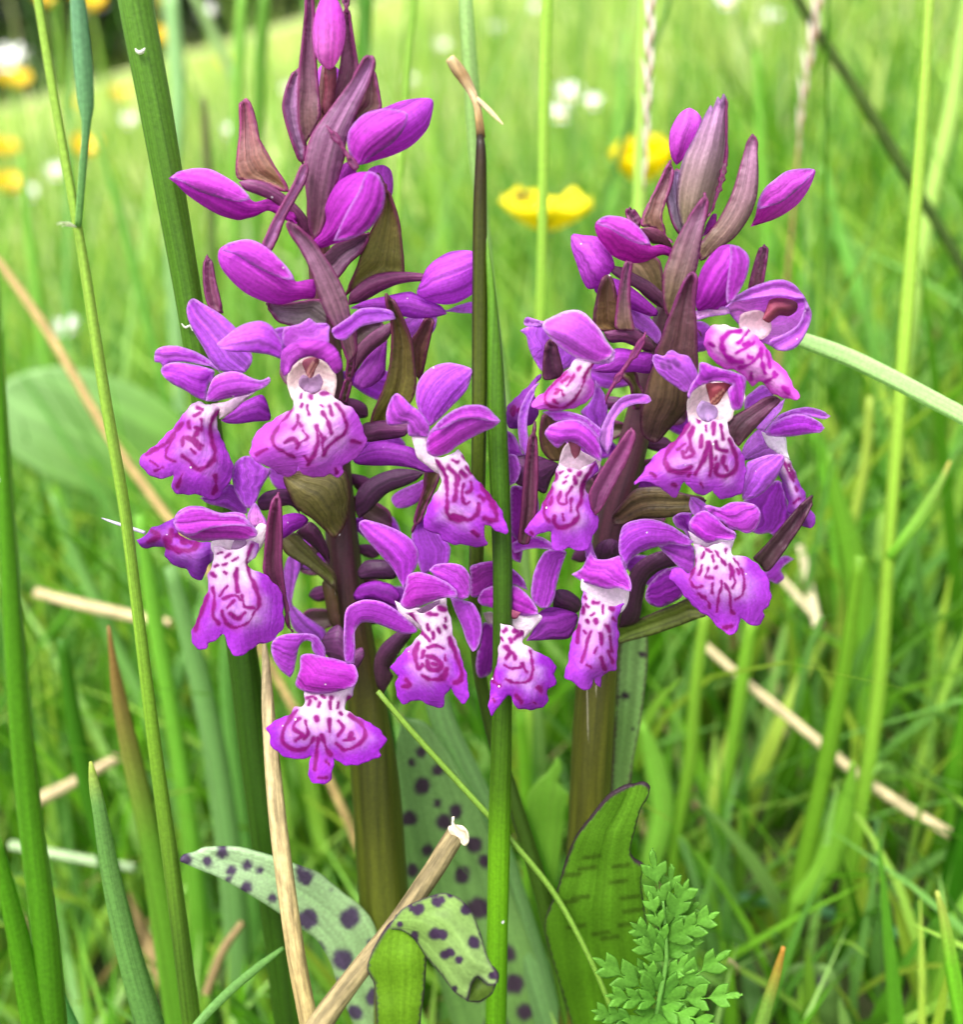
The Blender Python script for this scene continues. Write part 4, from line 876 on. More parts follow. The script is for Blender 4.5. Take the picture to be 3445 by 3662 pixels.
hood(R, f, 'F5', [(870, 615), (900, 560), (960, 535), (1030, 525), (1100, 545), (1150, 590), (1180, 630), (1210, 690), (1150, 708), (1080, 695), (1000, 675), (930, 655), (890, 645)], (7.2, 9.2), '#a03ab0', '#a438b0', bulge=1.6)
throat(R, f, 'F5', [(1000, 800), (1000, 690), (1100, 690), (1220, 700), (1230, 720), (1170, 790), (1110, 840)], (8.8, 9.2), '#ead8e6', 'column', bulge=0.3)
throat(R, f, 'F5', [(1060, 720), (1030, 680), (1060, 668), (1110, 690), (1090, 720)], (9.6, 9.6), '#a05070', 'anther', bulge=0.4)
lip(R, f, 'F5', [(1080, 770), (1130, 790), (1120, 850), (1180, 890), (1250, 930), (1310, 980), (1300, 1030), (1310, 1085), (1265, 1110), (1265, 1180), (1230, 1215), (1150, 1230), (1090, 1220), (1060, 1160), (1035, 1150), (1010, 1190), (980, 1220), (950, 1260), (930, 1220), (940, 1130), (950, 1050), (980, 960), (990, 870), (1000, 750)],
    [[(1120, 800), (1080, 830)], [(1030, 940), (1060, 910), (1080, 940)], [(1020, 980), (1060, 1000), (1110, 990)], [(1050, 900), (1080, 930)], [(1160, 900), (1180, 980), (1160, 1060), (1090, 1080), (1030, 1060)], [(970, 960), (950, 1060), (990, 1090)], [(1120, 970), (1140, 1010)],
     [(1010, 790), (1030, 780)], [(1000, 830), (1010, 840)], [(1050, 830), (1060, 845)], [(1080, 790), (1090, 795)], [(1090, 1150), (1110, 1180)], [(1210, 1100), (1220, 1120)], [(1180, 1190), (1190, 1195)], [(955, 1160), (965, 1180)], [(1030, 880), (1035, 890)]],
    (11.2, 13.0), width=22, margin='#962cc0', neck=0.3)
petal(R, f, 'F5', [(900, 750), (960, 760), (990, 830), (970, 960), (940, 1030), (880, 1050), (860, 990), (870, 900)], (2, 2), '#8c2ca0', '#8428a0')
throat(R, f, 'F5', [(900, 690), (960, 690), (985, 760), (940, 760)], (2.5, 2.5), '#d8c0cc')

# -- narrow front flower with many dots
f = solid(R, None, 'flower', 'F5', [(1600, 400), (1540, 390), (1520, 340), (1560, 290), (1620, 275), (1660, 300), (1670, 370)], (5, 6), '#40203a', '#4c2444')
throat(R, f, 'F5', [(1450, 560), (1450, 500), (1560, 530), (1660, 530), (1715, 560), (1705, 640), (1660, 690), (1560, 640)], (10.8, 10.8), '#e2cfe0', 'column', bulge=-0.4)
hood(R, f, 'F5', [(1530, 385), (1590, 390), (1640, 375), (1670, 370), (1690, 430), (1720, 500), (1728, 570), (1660, 550), (1590, 555), (1520, 535), (1450, 512), (1395, 475), (1450, 440), (1480, 380), (1500, 345)], (10, 12), '#b04cc0', '#ae48c2', bulge=1.7)
petal(R, f, 'F5', [(1500, 420), (1475, 370), (1470, 340), (1440, 340), (1500, 270), (1520, 350), (1535, 400)], (9.5, 8), '#b464cc', '#ac5cc8', bulge=0.4)
lip(R, f, 'F5', [(1550, 620), (1620, 650), (1690, 640), (1660, 700), (1650, 760), (1660, 830), (1650, 920), (1640, 1010), (1600, 1020), (1560, 1050), (1560, 1105), (1530, 1080), (1520, 1060), (1500, 1110), (1440, 1110), (1410, 1080), (1355, 1050), (1370, 980), (1380, 900), (1400, 820), (1430, 740), (1450, 650), (1455, 560), (1500, 600)],
    [[(1570, 650), (1570, 690)], [(1610, 660), (1630, 670)], [(1480, 640), (1490, 655)], [(1520, 630), (1535, 630)], [(1460, 660), (1460, 690)], [(1500, 700), (1520, 690)], [(1480, 730), (1485, 740)], [(1430, 760), (1425, 850)], [(1460, 790), (1470, 800)], [(1500, 790), (1480, 870), (1450, 960)],
     [(1550, 800), (1560, 860)], [(1590, 760), (1600, 790)], [(1540, 880), (1520, 910)], [(1610, 820), (1620, 900)], [(1480, 980), (1500, 990)], [(1560, 940), (1580, 1000)], [(1600, 900), (1620, 960)], [(1470, 600), (1480, 610)], [(1530, 730), (1535, 740)], [(1630, 720), (1640, 740)]],
    (11.2, 12.8), width=20, margin='#a040c4', tw=(0.5, 0.9), ew=(0.02, 0.5), bulge=1.9)

# -- lower right flower, left sepal arching
f = solid(R, None, 'flower', 'R4', [(130, 1340), (150, 1250), (200, 1000), (230, 900), (320, 820), (450, 770), (530, 830), (560, 880), (450, 910), (380, 960), (340, 1010), (310, 1150), (280, 1290), (200, 1330)], (2.5, 7), '#3a1c30', '#46243c')
petal(R, f, 'R4', [(600, 1110), (520, 1160), (440, 1190), (370, 1170), (330, 1120), (350, 1030), (420, 950), (500, 900), (590, 890), (640, 1000)], (6.5, 6), '#8a2ca4', '#8428a0', bulge=1.3)
petal(R, f, 'R4', [(690, 700), (640, 735), (520, 720), (400, 745), (280, 790), (210, 850), (190, 915), (170, 850), (135, 780), (135, 680), (160, 590), (220, 550), (330, 530), (430, 545), (540, 590), (620, 650)], (9.5, 11), '#a84cc0', '#a44cc4', bulge=1.7)
petal(R, f, 'R4', [(690, 740), (700, 820), (690, 900), (670, 948), (600, 910), (540, 850), (480, 790), (430, 740), (520, 705), (640, 710)], (9.4, 9.2), '#a452bc', '#9a48b8', bulge=0.8)
petal(R, f, 'R4', [(650, 680), (620, 620), (560, 590), (535, 520), (600, 490), (680, 490), (670, 560), (680, 640)], (7.5, 7), '#8c34a8', bulge=0.6)
petal(R, f, 'R4', [(720, 510), (680, 490), (660, 430), (665, 365), (730, 385), (785, 430), (770, 490)], (9.5, 8.8), '#b87cd0', '#b470cc', bulge=0.5)
throat(R, f, 'R4', [(650, 620), (720, 660), (860, 680), (1000, 660), (985, 720), (960, 760), (840, 760), (740, 760), (690, 720)], (9.4, 9.4), '#ecdcea', 'column', bulge=0.3)
hood(R, f, 'R4', [(690, 510), (730, 480), (780, 470), (860, 520), (930, 590), (990, 630), (1003, 670), (960, 685), (890, 685), (800, 712), (740, 680), (690, 645), (655, 600), (665, 540)], (10.4, 11.2), '#ac44c0', '#a840bc', bulge=1.6)
throat(R, f, 'R4', [(870, 530), (960, 560), (1020, 570), (1000, 620), (940, 610), (890, 580)], (10.0, 9.5), '#84304c', 'anther', bulge=-0.3)
petal(R, f, 'R4', [(960, 605), (900, 550), (820, 505), (770, 440), (800, 430), (880, 450), (960, 410), (1060, 405), (1150, 430), (1190, 490), (1180, 560), (1140, 620), (1080, 640), (1020, 615)], (10.6, 10.6), '#b04cc0', '#b658cc', bulge=1.1)
lip(R, f, 'R4', [(850, 720), (960, 700), (970, 750), (990, 800), (1060, 810), (1130, 840), (1190, 890), (1240, 970), (1270, 1100), (1250, 1170), (1205, 1215), (1220, 1260), (1190, 1310), (1130, 1325), (1070, 1290), (1040, 1270), (1030, 1330), (990, 1380), (960, 1395), (900, 1360), (840, 1310), (815, 1260), (740, 1230), (680, 1170), (620, 1100), (550, 1020), (510, 960), (530, 910), (590, 890), (650, 935), (690, 900), (700, 800), (690, 720), (760, 740)],
    [[(740, 710), (790, 760), (820, 780)], [(770, 780), (750, 820)], [(830, 810), (840, 840)], [(850, 770), (900, 830), (930, 870)], [(930, 760), (930, 790)], [(990, 830), (1040, 900), (1070, 990), (1050, 1090), (1000, 1130)], [(960, 870), (980, 920), (960, 980)], [(980, 950), (1000, 1000), (980, 1050)],
     [(750, 880), (730, 950)], [(800, 900), (780, 960), (830, 970)], [(700, 900), (660, 980), (700, 1040), (760, 1030)], [(830, 1010), (830, 1080)], [(730, 1090), (790, 1130), (810, 1190)], [(900, 1000), (880, 1110), (860, 1220)], [(920, 1010), (960, 1100), (970, 1200), (990, 1240)], [(920, 1340), (970, 1330)], [(700, 840), (690, 880)], [(860, 890), (850, 900)], [(1010, 900), (1030, 940)]],
    (10.2, 11.6), width=24, margin='#a23cc6', neck=0.26, ew=(0.1, 0.6), tw=(0.5, 0.9))
petal(R, None, 'R4', [(1210, 950), (1240, 900), (1290, 850), (1370, 810), (1440, 830), (1390, 855), (1340, 910), (1365, 970), (1310, 1015), (1260, 990), (1220, 985)], (0, -1), '#9c44b8', '#a850c4', name='petal')

# -- far right flower seen from its side
f = solid(R, None, 'flower', 'R3', [(960, 1510), (950, 1420), (1000, 1330), (1100, 1240), (1160, 1280), (1150, 1330), (1190, 1400), (1260, 1460), (1100, 1490)], (3.5, 3), '#b888d4', '#c494dc', mat='petal', flat=0.5)
petal(R, f, 'R3', [(970, 1090), (980, 990), (1040, 930), (1120, 880), (1210, 940), (1190, 1000), (1060, 1080)], (3.5, 3), '#9c58bc', '#a45cc4', bulge=0.9)
petal(R, f, 'R3', [(1140, 1250), (1100, 1260), (1040, 1230), (1140, 1120), (1230, 1060), (1310, 990), (1270, 1090), (1190, 1190)], (4.5, 3.5), '#c8a0e0', '#bc84d8', bulge=0.4)
petal(R, f, 'R3', [(1180, 1215), (1260, 1140), (1380, 1090), (1500, 1070), (1600, 1095), (1690, 1140), (1650, 1162), (1560, 1150), (1450, 1130), (1330, 1150), (1230, 1200)], (4.5, 3.5), '#ac58c8', '#b468d4', bulge=0.7)
throat(R, f, 'R3', [(1110, 1270), (1220, 1310), (1310, 1310), (1325, 1420), (1345, 1500), (1290, 1490), (1230, 1440), (1160, 1390)], (5, 5), '#f0e4f2', 'column', bulge=0.6)
hood(R, f, 'R3', [(1150, 1265), (1200, 1205), (1300, 1150), (1400, 1125), (1500, 1140), (1580, 1180), (1640, 1240), (1600, 1275), (1500, 1290), (1350, 1312), (1220, 1312), (1160, 1295)], (6, 4.8), '#a848c4', '#a844c4', bulge=1.5)
petal(R, f, 'R4', [(1330, 250), (1380, 370), (1400, 480), (1430, 520), (1360, 600), (1300, 660), (1250, 635), (1190, 645), (1130, 630), (1150, 560), (1140, 480), (1100, 420), (1060, 400), (1200, 300)], (2.5, 2.5), '#9a3cb8', '#a048c0', bulge=0.7, wob=0.25)
petal(R, f, 'R3', [(1290, 1470), (1300, 1520), (1270, 1600), (1220, 1680), (1140, 1770), (1060, 1820), (950, 1840), (960, 1720), (985, 1600), (990, 1530), (1080, 1490), (1190, 1460)], (7.0, 7.0), '#bc78d8', '#b46cd4', bulge=1.5)
lip(R, f, 'R4', [(1340, 40), (1400, 90), (1440, 170), (1480, 260), (1520, 350), (1550, 440), (1595, 510), (1590, 560), (1550, 605), (1490, 580), (1430, 510), (1390, 480), (1380, 370), (1340, 250), (1310, 150)],
    [[(1350, 80), (1390, 170), (1430, 250)], [(1450, 290), (1460, 320)], [(1470, 380), (1440, 410)], [(1400, 130), (1440, 220)]], (5.5, 5.0), width=24, neck=0.25, margin='#a448c8')

# -- front flower of the shorter orchid, open face
f = throat(R, None, 'R3', [(490, 1100), (495, 1010), (550, 920), (650, 865), (860, 870), (960, 920), (970, 1010), (880, 1090), (870, 1150), (825, 1190), (740, 1190), (650, 1210), (560, 1180), (500, 1195)], (9.0, 9.0), '#f0dce2', 'flower', bulge=-1.2)
petal(R, f, 'R3', [(560, 860), (480, 940), (400, 900), (300, 830), (230, 760), (200, 670), (220, 630), (290, 640), (330, 600), (370, 590), (420, 620), (500, 640), (550, 720), (580, 790)], (9.6, 9.8), '#b470d0', '#b264d2', bulge=1.0, grid=7,
      paint=lambda V, t, s, q, c: c * (1 - 0.55 * np.clip(1.6 - seg_dist(V, src('R3', [(280, 700), (330, 690), (380, 680)]), src('R3', [(290, 730), (345, 730), (410, 710)])) / 9, 0, 1))[:, None])
hood(R, f, 'R3', [(580, 790), (590, 700), (640, 695), (700, 720), (760, 740), (840, 760), (930, 790), (980, 820), (980, 880), (965, 980), (955, 1050), (930, 1085), (870, 1085), (840, 1000), (830, 930), (870, 880), (760, 850), (680, 862), (600, 890), (530, 940), (505, 1000), (492, 970), (520, 890)], (11.0, 10.4), '#a848c0', '#ac44bc', bulge=1.2)
throat(R, f, 'R3', [(690, 1040), (660, 950), (645, 870), (700, 862), (830, 858), (865, 880), (800, 960), (745, 1040)], (10.2, 10.4), '#94404e', 'column', bulge=0.9, grid=6,
       paint=lambda V, t, s, q, c: np.where((np.abs(np.abs(s) - 7) < 4)[:, None] & (t < 0.7)[:, None], lin('#dc9890')[None], c))
throat(R, f, 'R3', [(620, 1175), (575, 1120), (575, 1070), (620, 1012), (690, 1045), (740, 1080), (742, 1140), (685, 1190)], (9.8, 9.8), '#c8a4d8', 'throat', bulge=-0.6)
lip(R, f, 'R3', [(650, 1195), (740, 1170), (820, 1170), (830, 1250), (870, 1340), (920, 1400), (960, 1480), (985, 1600), (970, 1700), (940, 1790), (860, 1820), (770, 1835), (720, 1790), (705, 1750), (690, 1780), (620, 1805), (560, 1780), (500, 1730), (470, 1690), (440, 1730), (400, 1810), (350, 1810), (290, 1760), (220, 1720), (130, 1680), (50, 1720), (45, 1690), (100, 1640), (150, 1560), (200, 1480), (280, 1420), (360, 1360), (440, 1280), (500, 1180), (560, 1155)],
    [[(490, 1210), (400, 1330), (320, 1450), (300, 1520), (340, 1590), (430, 1610), (520, 1560)], [(660, 1360), (640, 1470), (600, 1560), (560, 1630)], [(670, 1360), (690, 1460), (690, 1550), (680, 1640)], [(840, 1340), (880, 1420), (900, 1510), (880, 1600), (800, 1640), (730, 1620), (740, 1540)],
     [(540, 1240), (510, 1320), (520, 1400), (540, 1450)], [(470, 1370), (410, 1420)], [(450, 1440), (470, 1490), (530, 1470)], [(610, 1300), (600, 1400)], [(645, 1220), (650, 1260)], [(710, 1200), (710, 1290)], [(770, 1210), (790, 1330)], [(730, 1350), (750, 1420), (820, 1430)], [(790, 1480), (790, 1530)],
     [(810, 1560), (820, 1590)], [(590, 1165), (590, 1190)], [(720, 1500), (730, 1480)], [(510, 1620), (500, 1640)], [(600, 1700), (620, 1740)], [(190, 1620), (220, 1640)], [(370, 1710), (390, 1720)], [(480, 1440), (500, 1400)]],
    (9.8, 11.4), width=34, margin='#ac48cc', neck=0.2, bulge=1.8, ew=(0.1, 0.55))

# -- upper right flower looking up, hood wide open
f = petal(R, None, 'R3', [(950, 400), (850, 290), (805, 230), (820, 190), (900, 150), (1000, 90), (1100, 45), (1200, 15), (1290, 8), (1370, 40), (1440, 110), (1490, 180), (1520, 280), (1500, 390), (1460, 480), (1400, 560), (1320, 590), (1240, 580), (1180, 540), (1100, 510), (1000, 450)], (6.5, 6.5), '#d8b4e2', '#c07ad8', bulge=-3.0, name='flower', rim='#b868d0')
petal(R, f, 'R3', [(805, 230), (900, 180), (1050, 150), (1200, 135), (1330, 140), (1400, 150), (1470, 150), (1440, 105), (1370, 36), (1290, 4), (1200, 11), (1100, 41), (1000, 86), (900, 146)], (7.2, 7.0), '#c882d8', '#c27ad8', bulge=0.7, name='hood')
petal(R, f, 'R3', [(1180, 540), (1200, 500), (1320, 450), (1420, 380), (1470, 260), (1470, 150), (1522, 280), (1500, 390), (1460, 480), (1400, 560), (1320, 592), (1240, 582)], (7.0, 6.8), '#bc7cd4', '#b868d0', bulge=0.7, name='hood')
throat(R, f, 'R3', [(930, 410), (940, 300), (1000, 270), (1100, 260), (1180, 330), (1190, 430), (1110, 500), (1000, 440)], (7.5, 6.5), '#eccad8', bulge=-0.8)
piece('column', 'R3', [(1125, 325), (1150, 240), (1180, 170), (1260, 152), (1350, 163), (1412, 200), (1402, 262), (1340, 305), (1260, 300), (1210, 335), (1170, 362)], 'lip', R, f, (7.0, 6.0), bulge=1.2, c0='#a85068', c1='#6c2c48', grid=7)
petal(R, f, 'R3', [(850, 285), (700, 300), (570, 335), (560, 270), (700, 238), (830, 235)], (6.2, 5.5), '#eddcf2', '#e4cdee', bulge=0.5)
lip(R, f, 'R3', [(960, 400), (1010, 420), (1090, 490), (1150, 570), (1210, 660), (1280, 730), (1330, 790), (1370, 870), (1410, 930), (1430, 980), (1390, 1005), (1290, 990), (1200, 950), (1140, 880), (1090, 860), (1030, 890), (990, 840), (940, 790), (880, 760), (800, 740), (720, 690), (660, 620), (635, 540), (640, 450), (690, 390), (770, 378), (850, 390), (920, 405)],
    [[(930, 425), (850, 440), (790, 490), (780, 560), (810, 630), (870, 680), (940, 690)], [(1010, 430), (960, 480), (920, 530)], [(1050, 520), (980, 570), (900, 610)], [(1000, 640), (1030, 650)], [(920, 740), (1020, 700), (1080, 640), (1100, 580)], [(1110, 590), (1110, 680), (1140, 780)], [(1150, 590), (1170, 680), (1180, 740)],
     [(1240, 790), (1180, 840), (1150, 860)], [(1290, 900), (1340, 950)], [(680, 540), (710, 560)], [(1020, 790), (1020, 830)], [(1220, 770), (1220, 810)], [(960, 550), (1000, 530)]],
    (8.5, 9.5), width=32, margin='#d060d4', white='#fbeef8', dark='#a4149c', tw=(0.7, 1.1), ew=(0.02, 0.3), neck=0.1, bulge=1.2)

# -- upper left flower, hood like a cap
f = solid(R, None, 'flower', 'R2', [(1440, 720), (1410, 890), (1250, 882), (1100, 888), (960, 892), (850, 870), (920, 820), (1030, 770), (1060, 665), (1150, 655), (1300, 685)], (4.5, 7), '#9c3cb4', '#b058c4', mat='petal', flat=0.6)
solid(R, f, 'ovary', 'R2', [(1470, 690), (1380, 690), (1260, 640), (1150, 600), (1020, 600), (960, 500), (1060, 480), (1170, 475), (1280, 490), (1370, 540), (1430, 610)], (4.5, 7), '#52243c', '#5e2e4c')
petal(R, f, 'R2', [(480, 560), (400, 890), (350, 850), (290, 760), (240, 640), (220, 540), (160, 490), (200, 465), (300, 425), (400, 400), (600, 500), (720, 760), (560, 870)], (6, 6), '#a864cc', '#b878d8', bulge=1.0)
petal(R, f, 'R2', [(420, 400), (320, 390), (240, 362), (203, 388), (210, 432), (300, 440), (400, 440)], (6.5, 6), '#b878d4', bulge=0.3)
petal(R, f, 'R2', [(900, 1430), (830, 1350), (740, 1270), (820, 1180), (870, 1080), (880, 960), (930, 1040), (980, 1120), (1000, 1230), (990, 1310), (940, 1400)], (6.5, 6.5), '#b068d0', '#ac60cc', bulge=0.9)
lip(R, f, 'R2', [(780, 770), (870, 800), (840, 880), (850, 960), (880, 1030), (870, 1090), (820, 1150), (740, 1200), (640, 1240), (560, 1250), (430, 1250), (330, 1240), (270, 1210), (290, 1160), (370, 1090), (460, 1000), (540, 930), (610, 860), (690, 760)],
    [[(860, 810), (790, 900), (760, 1000), (720, 1090), (660, 1170), (580, 1215), (480, 1215), (410, 1180), (400, 1110), (440, 1040), (520, 960), (610, 880)], [(620, 930), (560, 980)], [(680, 910), (640, 970), (600, 1020)], [(740, 830), (720, 860)], [(520, 1050), (560, 1060), (580, 1110)], [(560, 1060), (500, 1090)], [(490, 1160), (520, 1180)]],
    (9.4, 10.2), width=32, margin='#c45cd0', white='#f4def4', dark='#981078', tw=(0.75, 1.0), ew=(0.1, 0.42), neck=0.2, bulge=1.2)
hood(R, f, 'R2', [(1060, 690), (1000, 760), (900, 800), (780, 770), (650, 720), (540, 640), (450, 560), (380, 460), (400, 400), (500, 340), (600, 300), (700, 290), (780, 320), (860, 400), (930, 480), (990, 580), (1040, 650)], (9.2, 9.6), '#bc54cc', '#c684dc', bulge=2.4, rim='#e8c8f0')
petal(R, f, 'R2', [(1075, 685), (1045, 775), (950, 810), (850, 805), (780, 780), (900, 785), (1000, 755), (1050, 700)], (9.6, 9.2), '#f0e0f2', bulge=0.2, wob=0.02)
petal(R, None, 'R2', [(1480, 620), (1420, 560), (1290, 470), (1250, 440), (1215, 280), (1300, 300), (1400, 360), (1470, 440), (1510, 520)], (2.5, 2), '#b878d4', '#c48cdc', bulge=0.8, name='petal')

# -- flower beneath it, hood and curling right sepal
f = throat(R, None, 'F3', [(1590, 1240), (1620, 1130), (1680, 1080), (1740, 1150), (1820, 1190), (1870, 1200), (1850, 1290), (1780, 1320), (1700, 1290), (1620, 1300)], (8.6, 8.6), '#ecd4e2', 'flower', bulge=-0.6)
hood(R, f, 'R2', [(940, 1735), (880, 1710), (800, 1660), (740, 1600), (680, 1560), (600, 1550), (520, 1610), (440, 1540), (395, 1470), (440, 1400), (520, 1360), (600, 1340), (700, 1340), (800, 1390), (880, 1460), (920, 1530), (940, 1640)], (10.4, 10.2), '#b04cc4', '#b858cc', bulge=2.0)
petal(R, f, 'R2', [(380, 1270), (480, 1258), (600, 1263), (700, 1288), (800, 1328), (880, 1390), (940, 1440), (920, 1530), (840, 1430), (740, 1355), (620, 1338), (500, 1352), (460, 1310)], (9.6, 9.8), '#b45ccc', '#b058c8', bulge=0.7)
petal(R, f, 'R2', [(1000, 1670), (940, 1570), (920, 1480), (960, 1380), (1010, 1280), (1070, 1190), (1150, 1120), (1250, 1095), (1380, 1100), (1418, 1155), (1380, 1182), (1280, 1184), (1180, 1215), (1100, 1285), (1062, 1345), (1052, 1450), (1042, 1560)], (9.6, 8.8), '#c8a0da', '#b05ccc', bulge=0.7)
throat(R, f, 'R2', [(680, 1705), (650, 1650), (640, 1600), (615, 1545), (700, 1560), (745, 1600), (722, 1680)], (9.6, 9.8), '#b0607c', 'column', bulge=0.6, grid=7)
lip(R, f, 'F3', [(1680, 1260), (1740, 1270), (1840, 1210), (1850, 1280), (1790, 1340), (1770, 1400), (1800, 1460), (1840, 1540), (1855, 1620), (1820, 1720), (1790, 1790), (1740, 1815), (1660, 1800), (1590, 1815), (1540, 1790), (1530, 1690), (1450, 1700), (1410, 1730), (1360, 1680), (1400, 1620), (1450, 1550), (1490, 1480), (1530, 1400), (1560, 1320), (1590, 1230), (1630, 1250)],
    [[(1830, 1230), (1770, 1330), (1740, 1400), (1740, 1480), (1710, 1520), (1720, 1580), (1660, 1640), (1590, 1660), (1560, 1620), (1560, 1580)], [(1530, 1400), (1500, 1470), (1490, 1570), (1520, 1610)], [(1600, 1420), (1590, 1490), (1640, 1500), (1640, 1440), (1680, 1390)], [(1670, 1470), (1670, 1540)], [(1610, 1570), (1620, 1610)],
     [(1570, 1300), (1575, 1310)], [(1600, 1290), (1620, 1280)], [(1650, 1270), (1660, 1280)], [(1690, 1320), (1700, 1360)], [(1640, 1320), (1650, 1310)], [(1620, 1360), (1640, 1350)], [(1720, 1300), (1730, 1290)], [(1560, 1340), (1570, 1330)], [(1400, 1690), (1410, 1700)], [(1540, 1460), (1530, 1500)]],
    (9.6, 10.8), width=24, margin='#a844cc', neck=0.24)
# -- side view flower at the far left of the shorter orchid, partly behind the rush
f = solid(R, None, 'flower', 'F3', [(1590, 1240), (1540, 1330), (1500, 1430), (1440, 1410), (1310, 1370), (1260, 1290), (1290, 1180), (1400, 1165), (1500, 1195)], (5, 6), '#42203c', '#55284c', flat=0.5)
lip(R, f, 'F3', [(1480, 640), (1420, 740), (1460, 880), (1400, 970), (1310, 1000), (1250, 985), (1235, 860), (1290, 800), (1350, 740), (1440, 650)], [[(1290, 850), (1280, 910)], [(1320, 870), (1370, 900)], [(1410, 760), (1440, 740)]], (5.0, 4.5), margin='#9444b4', white='#a860c4', neck=0.05)
petal(R, f, 'F3', [(1360, 1175), (1330, 1100), (1318, 950), (1340, 850), (1400, 740), (1450, 690), (1385, 860), (1372, 1000), (1392, 1140)], (6.5, 7), '#b478d4', '#ac6cd0', bulge=0.3)
petal(R, f, 'F3', [(1320, 1180), (1250, 1180), (1240, 1010), (1290, 1050), (1330, 1120), (1350, 1175)], (5.5, 5.5), '#a04cbc')
petal(R, f, 'F3', [(1260, 1380), (1240, 1170), (1300, 1180), (1335, 1260), (1305, 1345)], (6.5, 6.5), '#ac5cc8', bulge=0.7)
petal(R, f, 'F3', [(1270, 1390), (1350, 1390), (1440, 1430), (1450, 1600), (1340, 1760), (1270, 1700), (1265, 1560)], (4, 4), '#9436a8', '#a040b4', bulge=0.7)
petal(R, f, 'F3', [(1275, 1770), (1330, 1740), (1450, 1720), (1530, 1760), (1640, 1830), (1500, 1800), (1380, 1800), (1290, 1830)], (5, 8), '#9c40b8', '#a84cc4', bulge=0.4)
petal(R, f, 'F5', [(1060, 220), (1110, 210), (1120, 330), (1110, 410), (1060, 380), (1050, 300)], (4, 4), '#a040a8', bulge=0.5)

# ---------------------------------------------------------------- orchid leaves
def spots(fr, L_, c='#55405c', soft=1.3):
    P = src(fr, [(a, b_) for a, b_, _ in L_]); rr = np.array([r for *_, r in L_]) * FRAMES[fr][2]
    def f(V, t, s, q, col):
        wv = 1 + 0.22 * Wobble(77, 22)(V)
        dd = (np.sqrt(((V[:, None] - P[None])**2).sum(2)) / rr[None]).min(1) * wv
        k = np.clip((soft - dd) / 0.45, 0, 1)[:, None]
        k = k * k * (3 - 2 * k)
        return col * (1 - k) + lin(c)[None] * k
    return f
def leaf(root, fr, pts, d0, d1, c0, c1, sp=None, rim=None, bulge=1.0, fold=1.0, grid=12, paint=None, rimw=0.05, wob=0.3, mat='leaf'):
    return piece('leaf', fr, pts, mat, root, None, (-d0, -d1), bulge=bulge, fold=fold, c0=c0, c1=c1, rim=rim, rimw=rimw, wob=wob, thick=0.45, grid=grid, paint=sp or paint, depth=lambda V: np.zeros(len(V)))
# pale spotted leaf bending left
leaf(L, 'B1', [(1120, 1560), (1000, 1420), (900, 1200), (850, 1050), (790, 950), (720, 900), (650, 850), (560, 790), (460, 730), (350, 670), (250, 630), (180, 600), (200, 575), (300, 550), (430, 545), (540, 570), (680, 615), (800, 660), (900, 740), (980, 800), (1040, 870), (1080, 1000), (1160, 1300), (1180, 1540)], 121, 106, '#9cc07c', '#bcd8aa',
     spots('B1', [(200, 595, 28), (298, 598, 22), (370, 562, 24), (478, 612, 22), (408, 640, 18), (392, 682, 16), (476, 715, 24), (535, 635, 16), (590, 760, 20), (735, 668, 34), (715, 640, 18), (640, 700, 20), (750, 850, 42), (930, 855, 46), (905, 1035, 44), (798, 990, 28), (885, 1150, 30), (960, 1270, 34), (1040, 1210, 36), (1020, 960, 14), (860, 720, 10), (1080, 1400, 40)], c='#5a4a66'))
# big spotted leaf behind the stem
leaf(L, 'D', [(1000, 2250), (900, 2050), (850, 1900), (800, 1750), (778, 1600), (772, 1450), (785, 1395), (830, 1410), (880, 1480), (940, 1590), (990, 1720), (1040, 1860), (1080, 2000), (1110, 2250)], 138, 121, '#78a44c', '#86b06a',
     spots('D', [(820, 1525, 17), (818, 1460, 9), (850, 1495, 11), (795, 1590, 13), (862, 1595, 15), (885, 1575, 14), (830, 1650, 12), (920, 1640, 15), (897, 1700, 16), (850, 1560, 9), (800, 1690, 12), (940, 1670, 12), (930, 1760, 20), (835, 1790, 12), (985, 1850, 16), (1000, 1910, 20), (925, 1930, 15), (1020, 1965, 16), (960, 1990, 18), (900, 1860, 13), (800, 1480, 8), (870, 1790, 14)], c='#4c3c4c'))
# curled leaf in front: its upright blade and the flap that hangs over
lf = leaf(L, 'B1', [(1150, 1650), (1070, 1500), (1055, 1300), (1045, 1150), (1013, 1080), (1035, 1000), (1085, 920), (1140, 870), (1210, 880), (1275, 980), (1272, 1150), (1255, 1290), (1240, 1500), (1210, 1650)], 95, 91.6, '#5c8416', '#68941e', rim='#4a3448', bulge=0.8, fold=0.6)
piece('leaf_flap', 'B1', [(1100, 905), (1165, 815), (1255, 768), (1350, 740), (1420, 760), (1480, 820), (1520, 920), (1550, 1020), (1590, 1100), (1592, 1140), (1560, 1150), (1510, 1112), (1480, 1145), (1460, 1222), (1400, 1180), (1340, 1100), (1280, 1030), (1220, 945), (1160, 905)], 'leaf', L, lf, (-92.2, -89.5), bulge=2.2, fold=0.5, c0='#789a48', c1='#8aa862', rim='#4c3850', rimw=0.10, wob=0.2, thick=0.45, grid=8, depth=lambda V: np.zeros(len(V)),
      paint=spots('B1', [(1240, 815, 26), (1215, 810, 16), (1325, 778, 22), (1345, 770, 16), (1385, 748, 14), (1455, 815, 22), (1160, 880, 14), (1228, 925, 16), (1230, 940, 14), (1320, 925, 26), (1350, 925, 24), (1365, 1015, 22), (1385, 1005, 22), (1425, 1038, 20), (1490, 962, 28), (1525, 930, 14), (1570, 1108, 16), (1405, 1165, 12)], c='#3c2a44'))
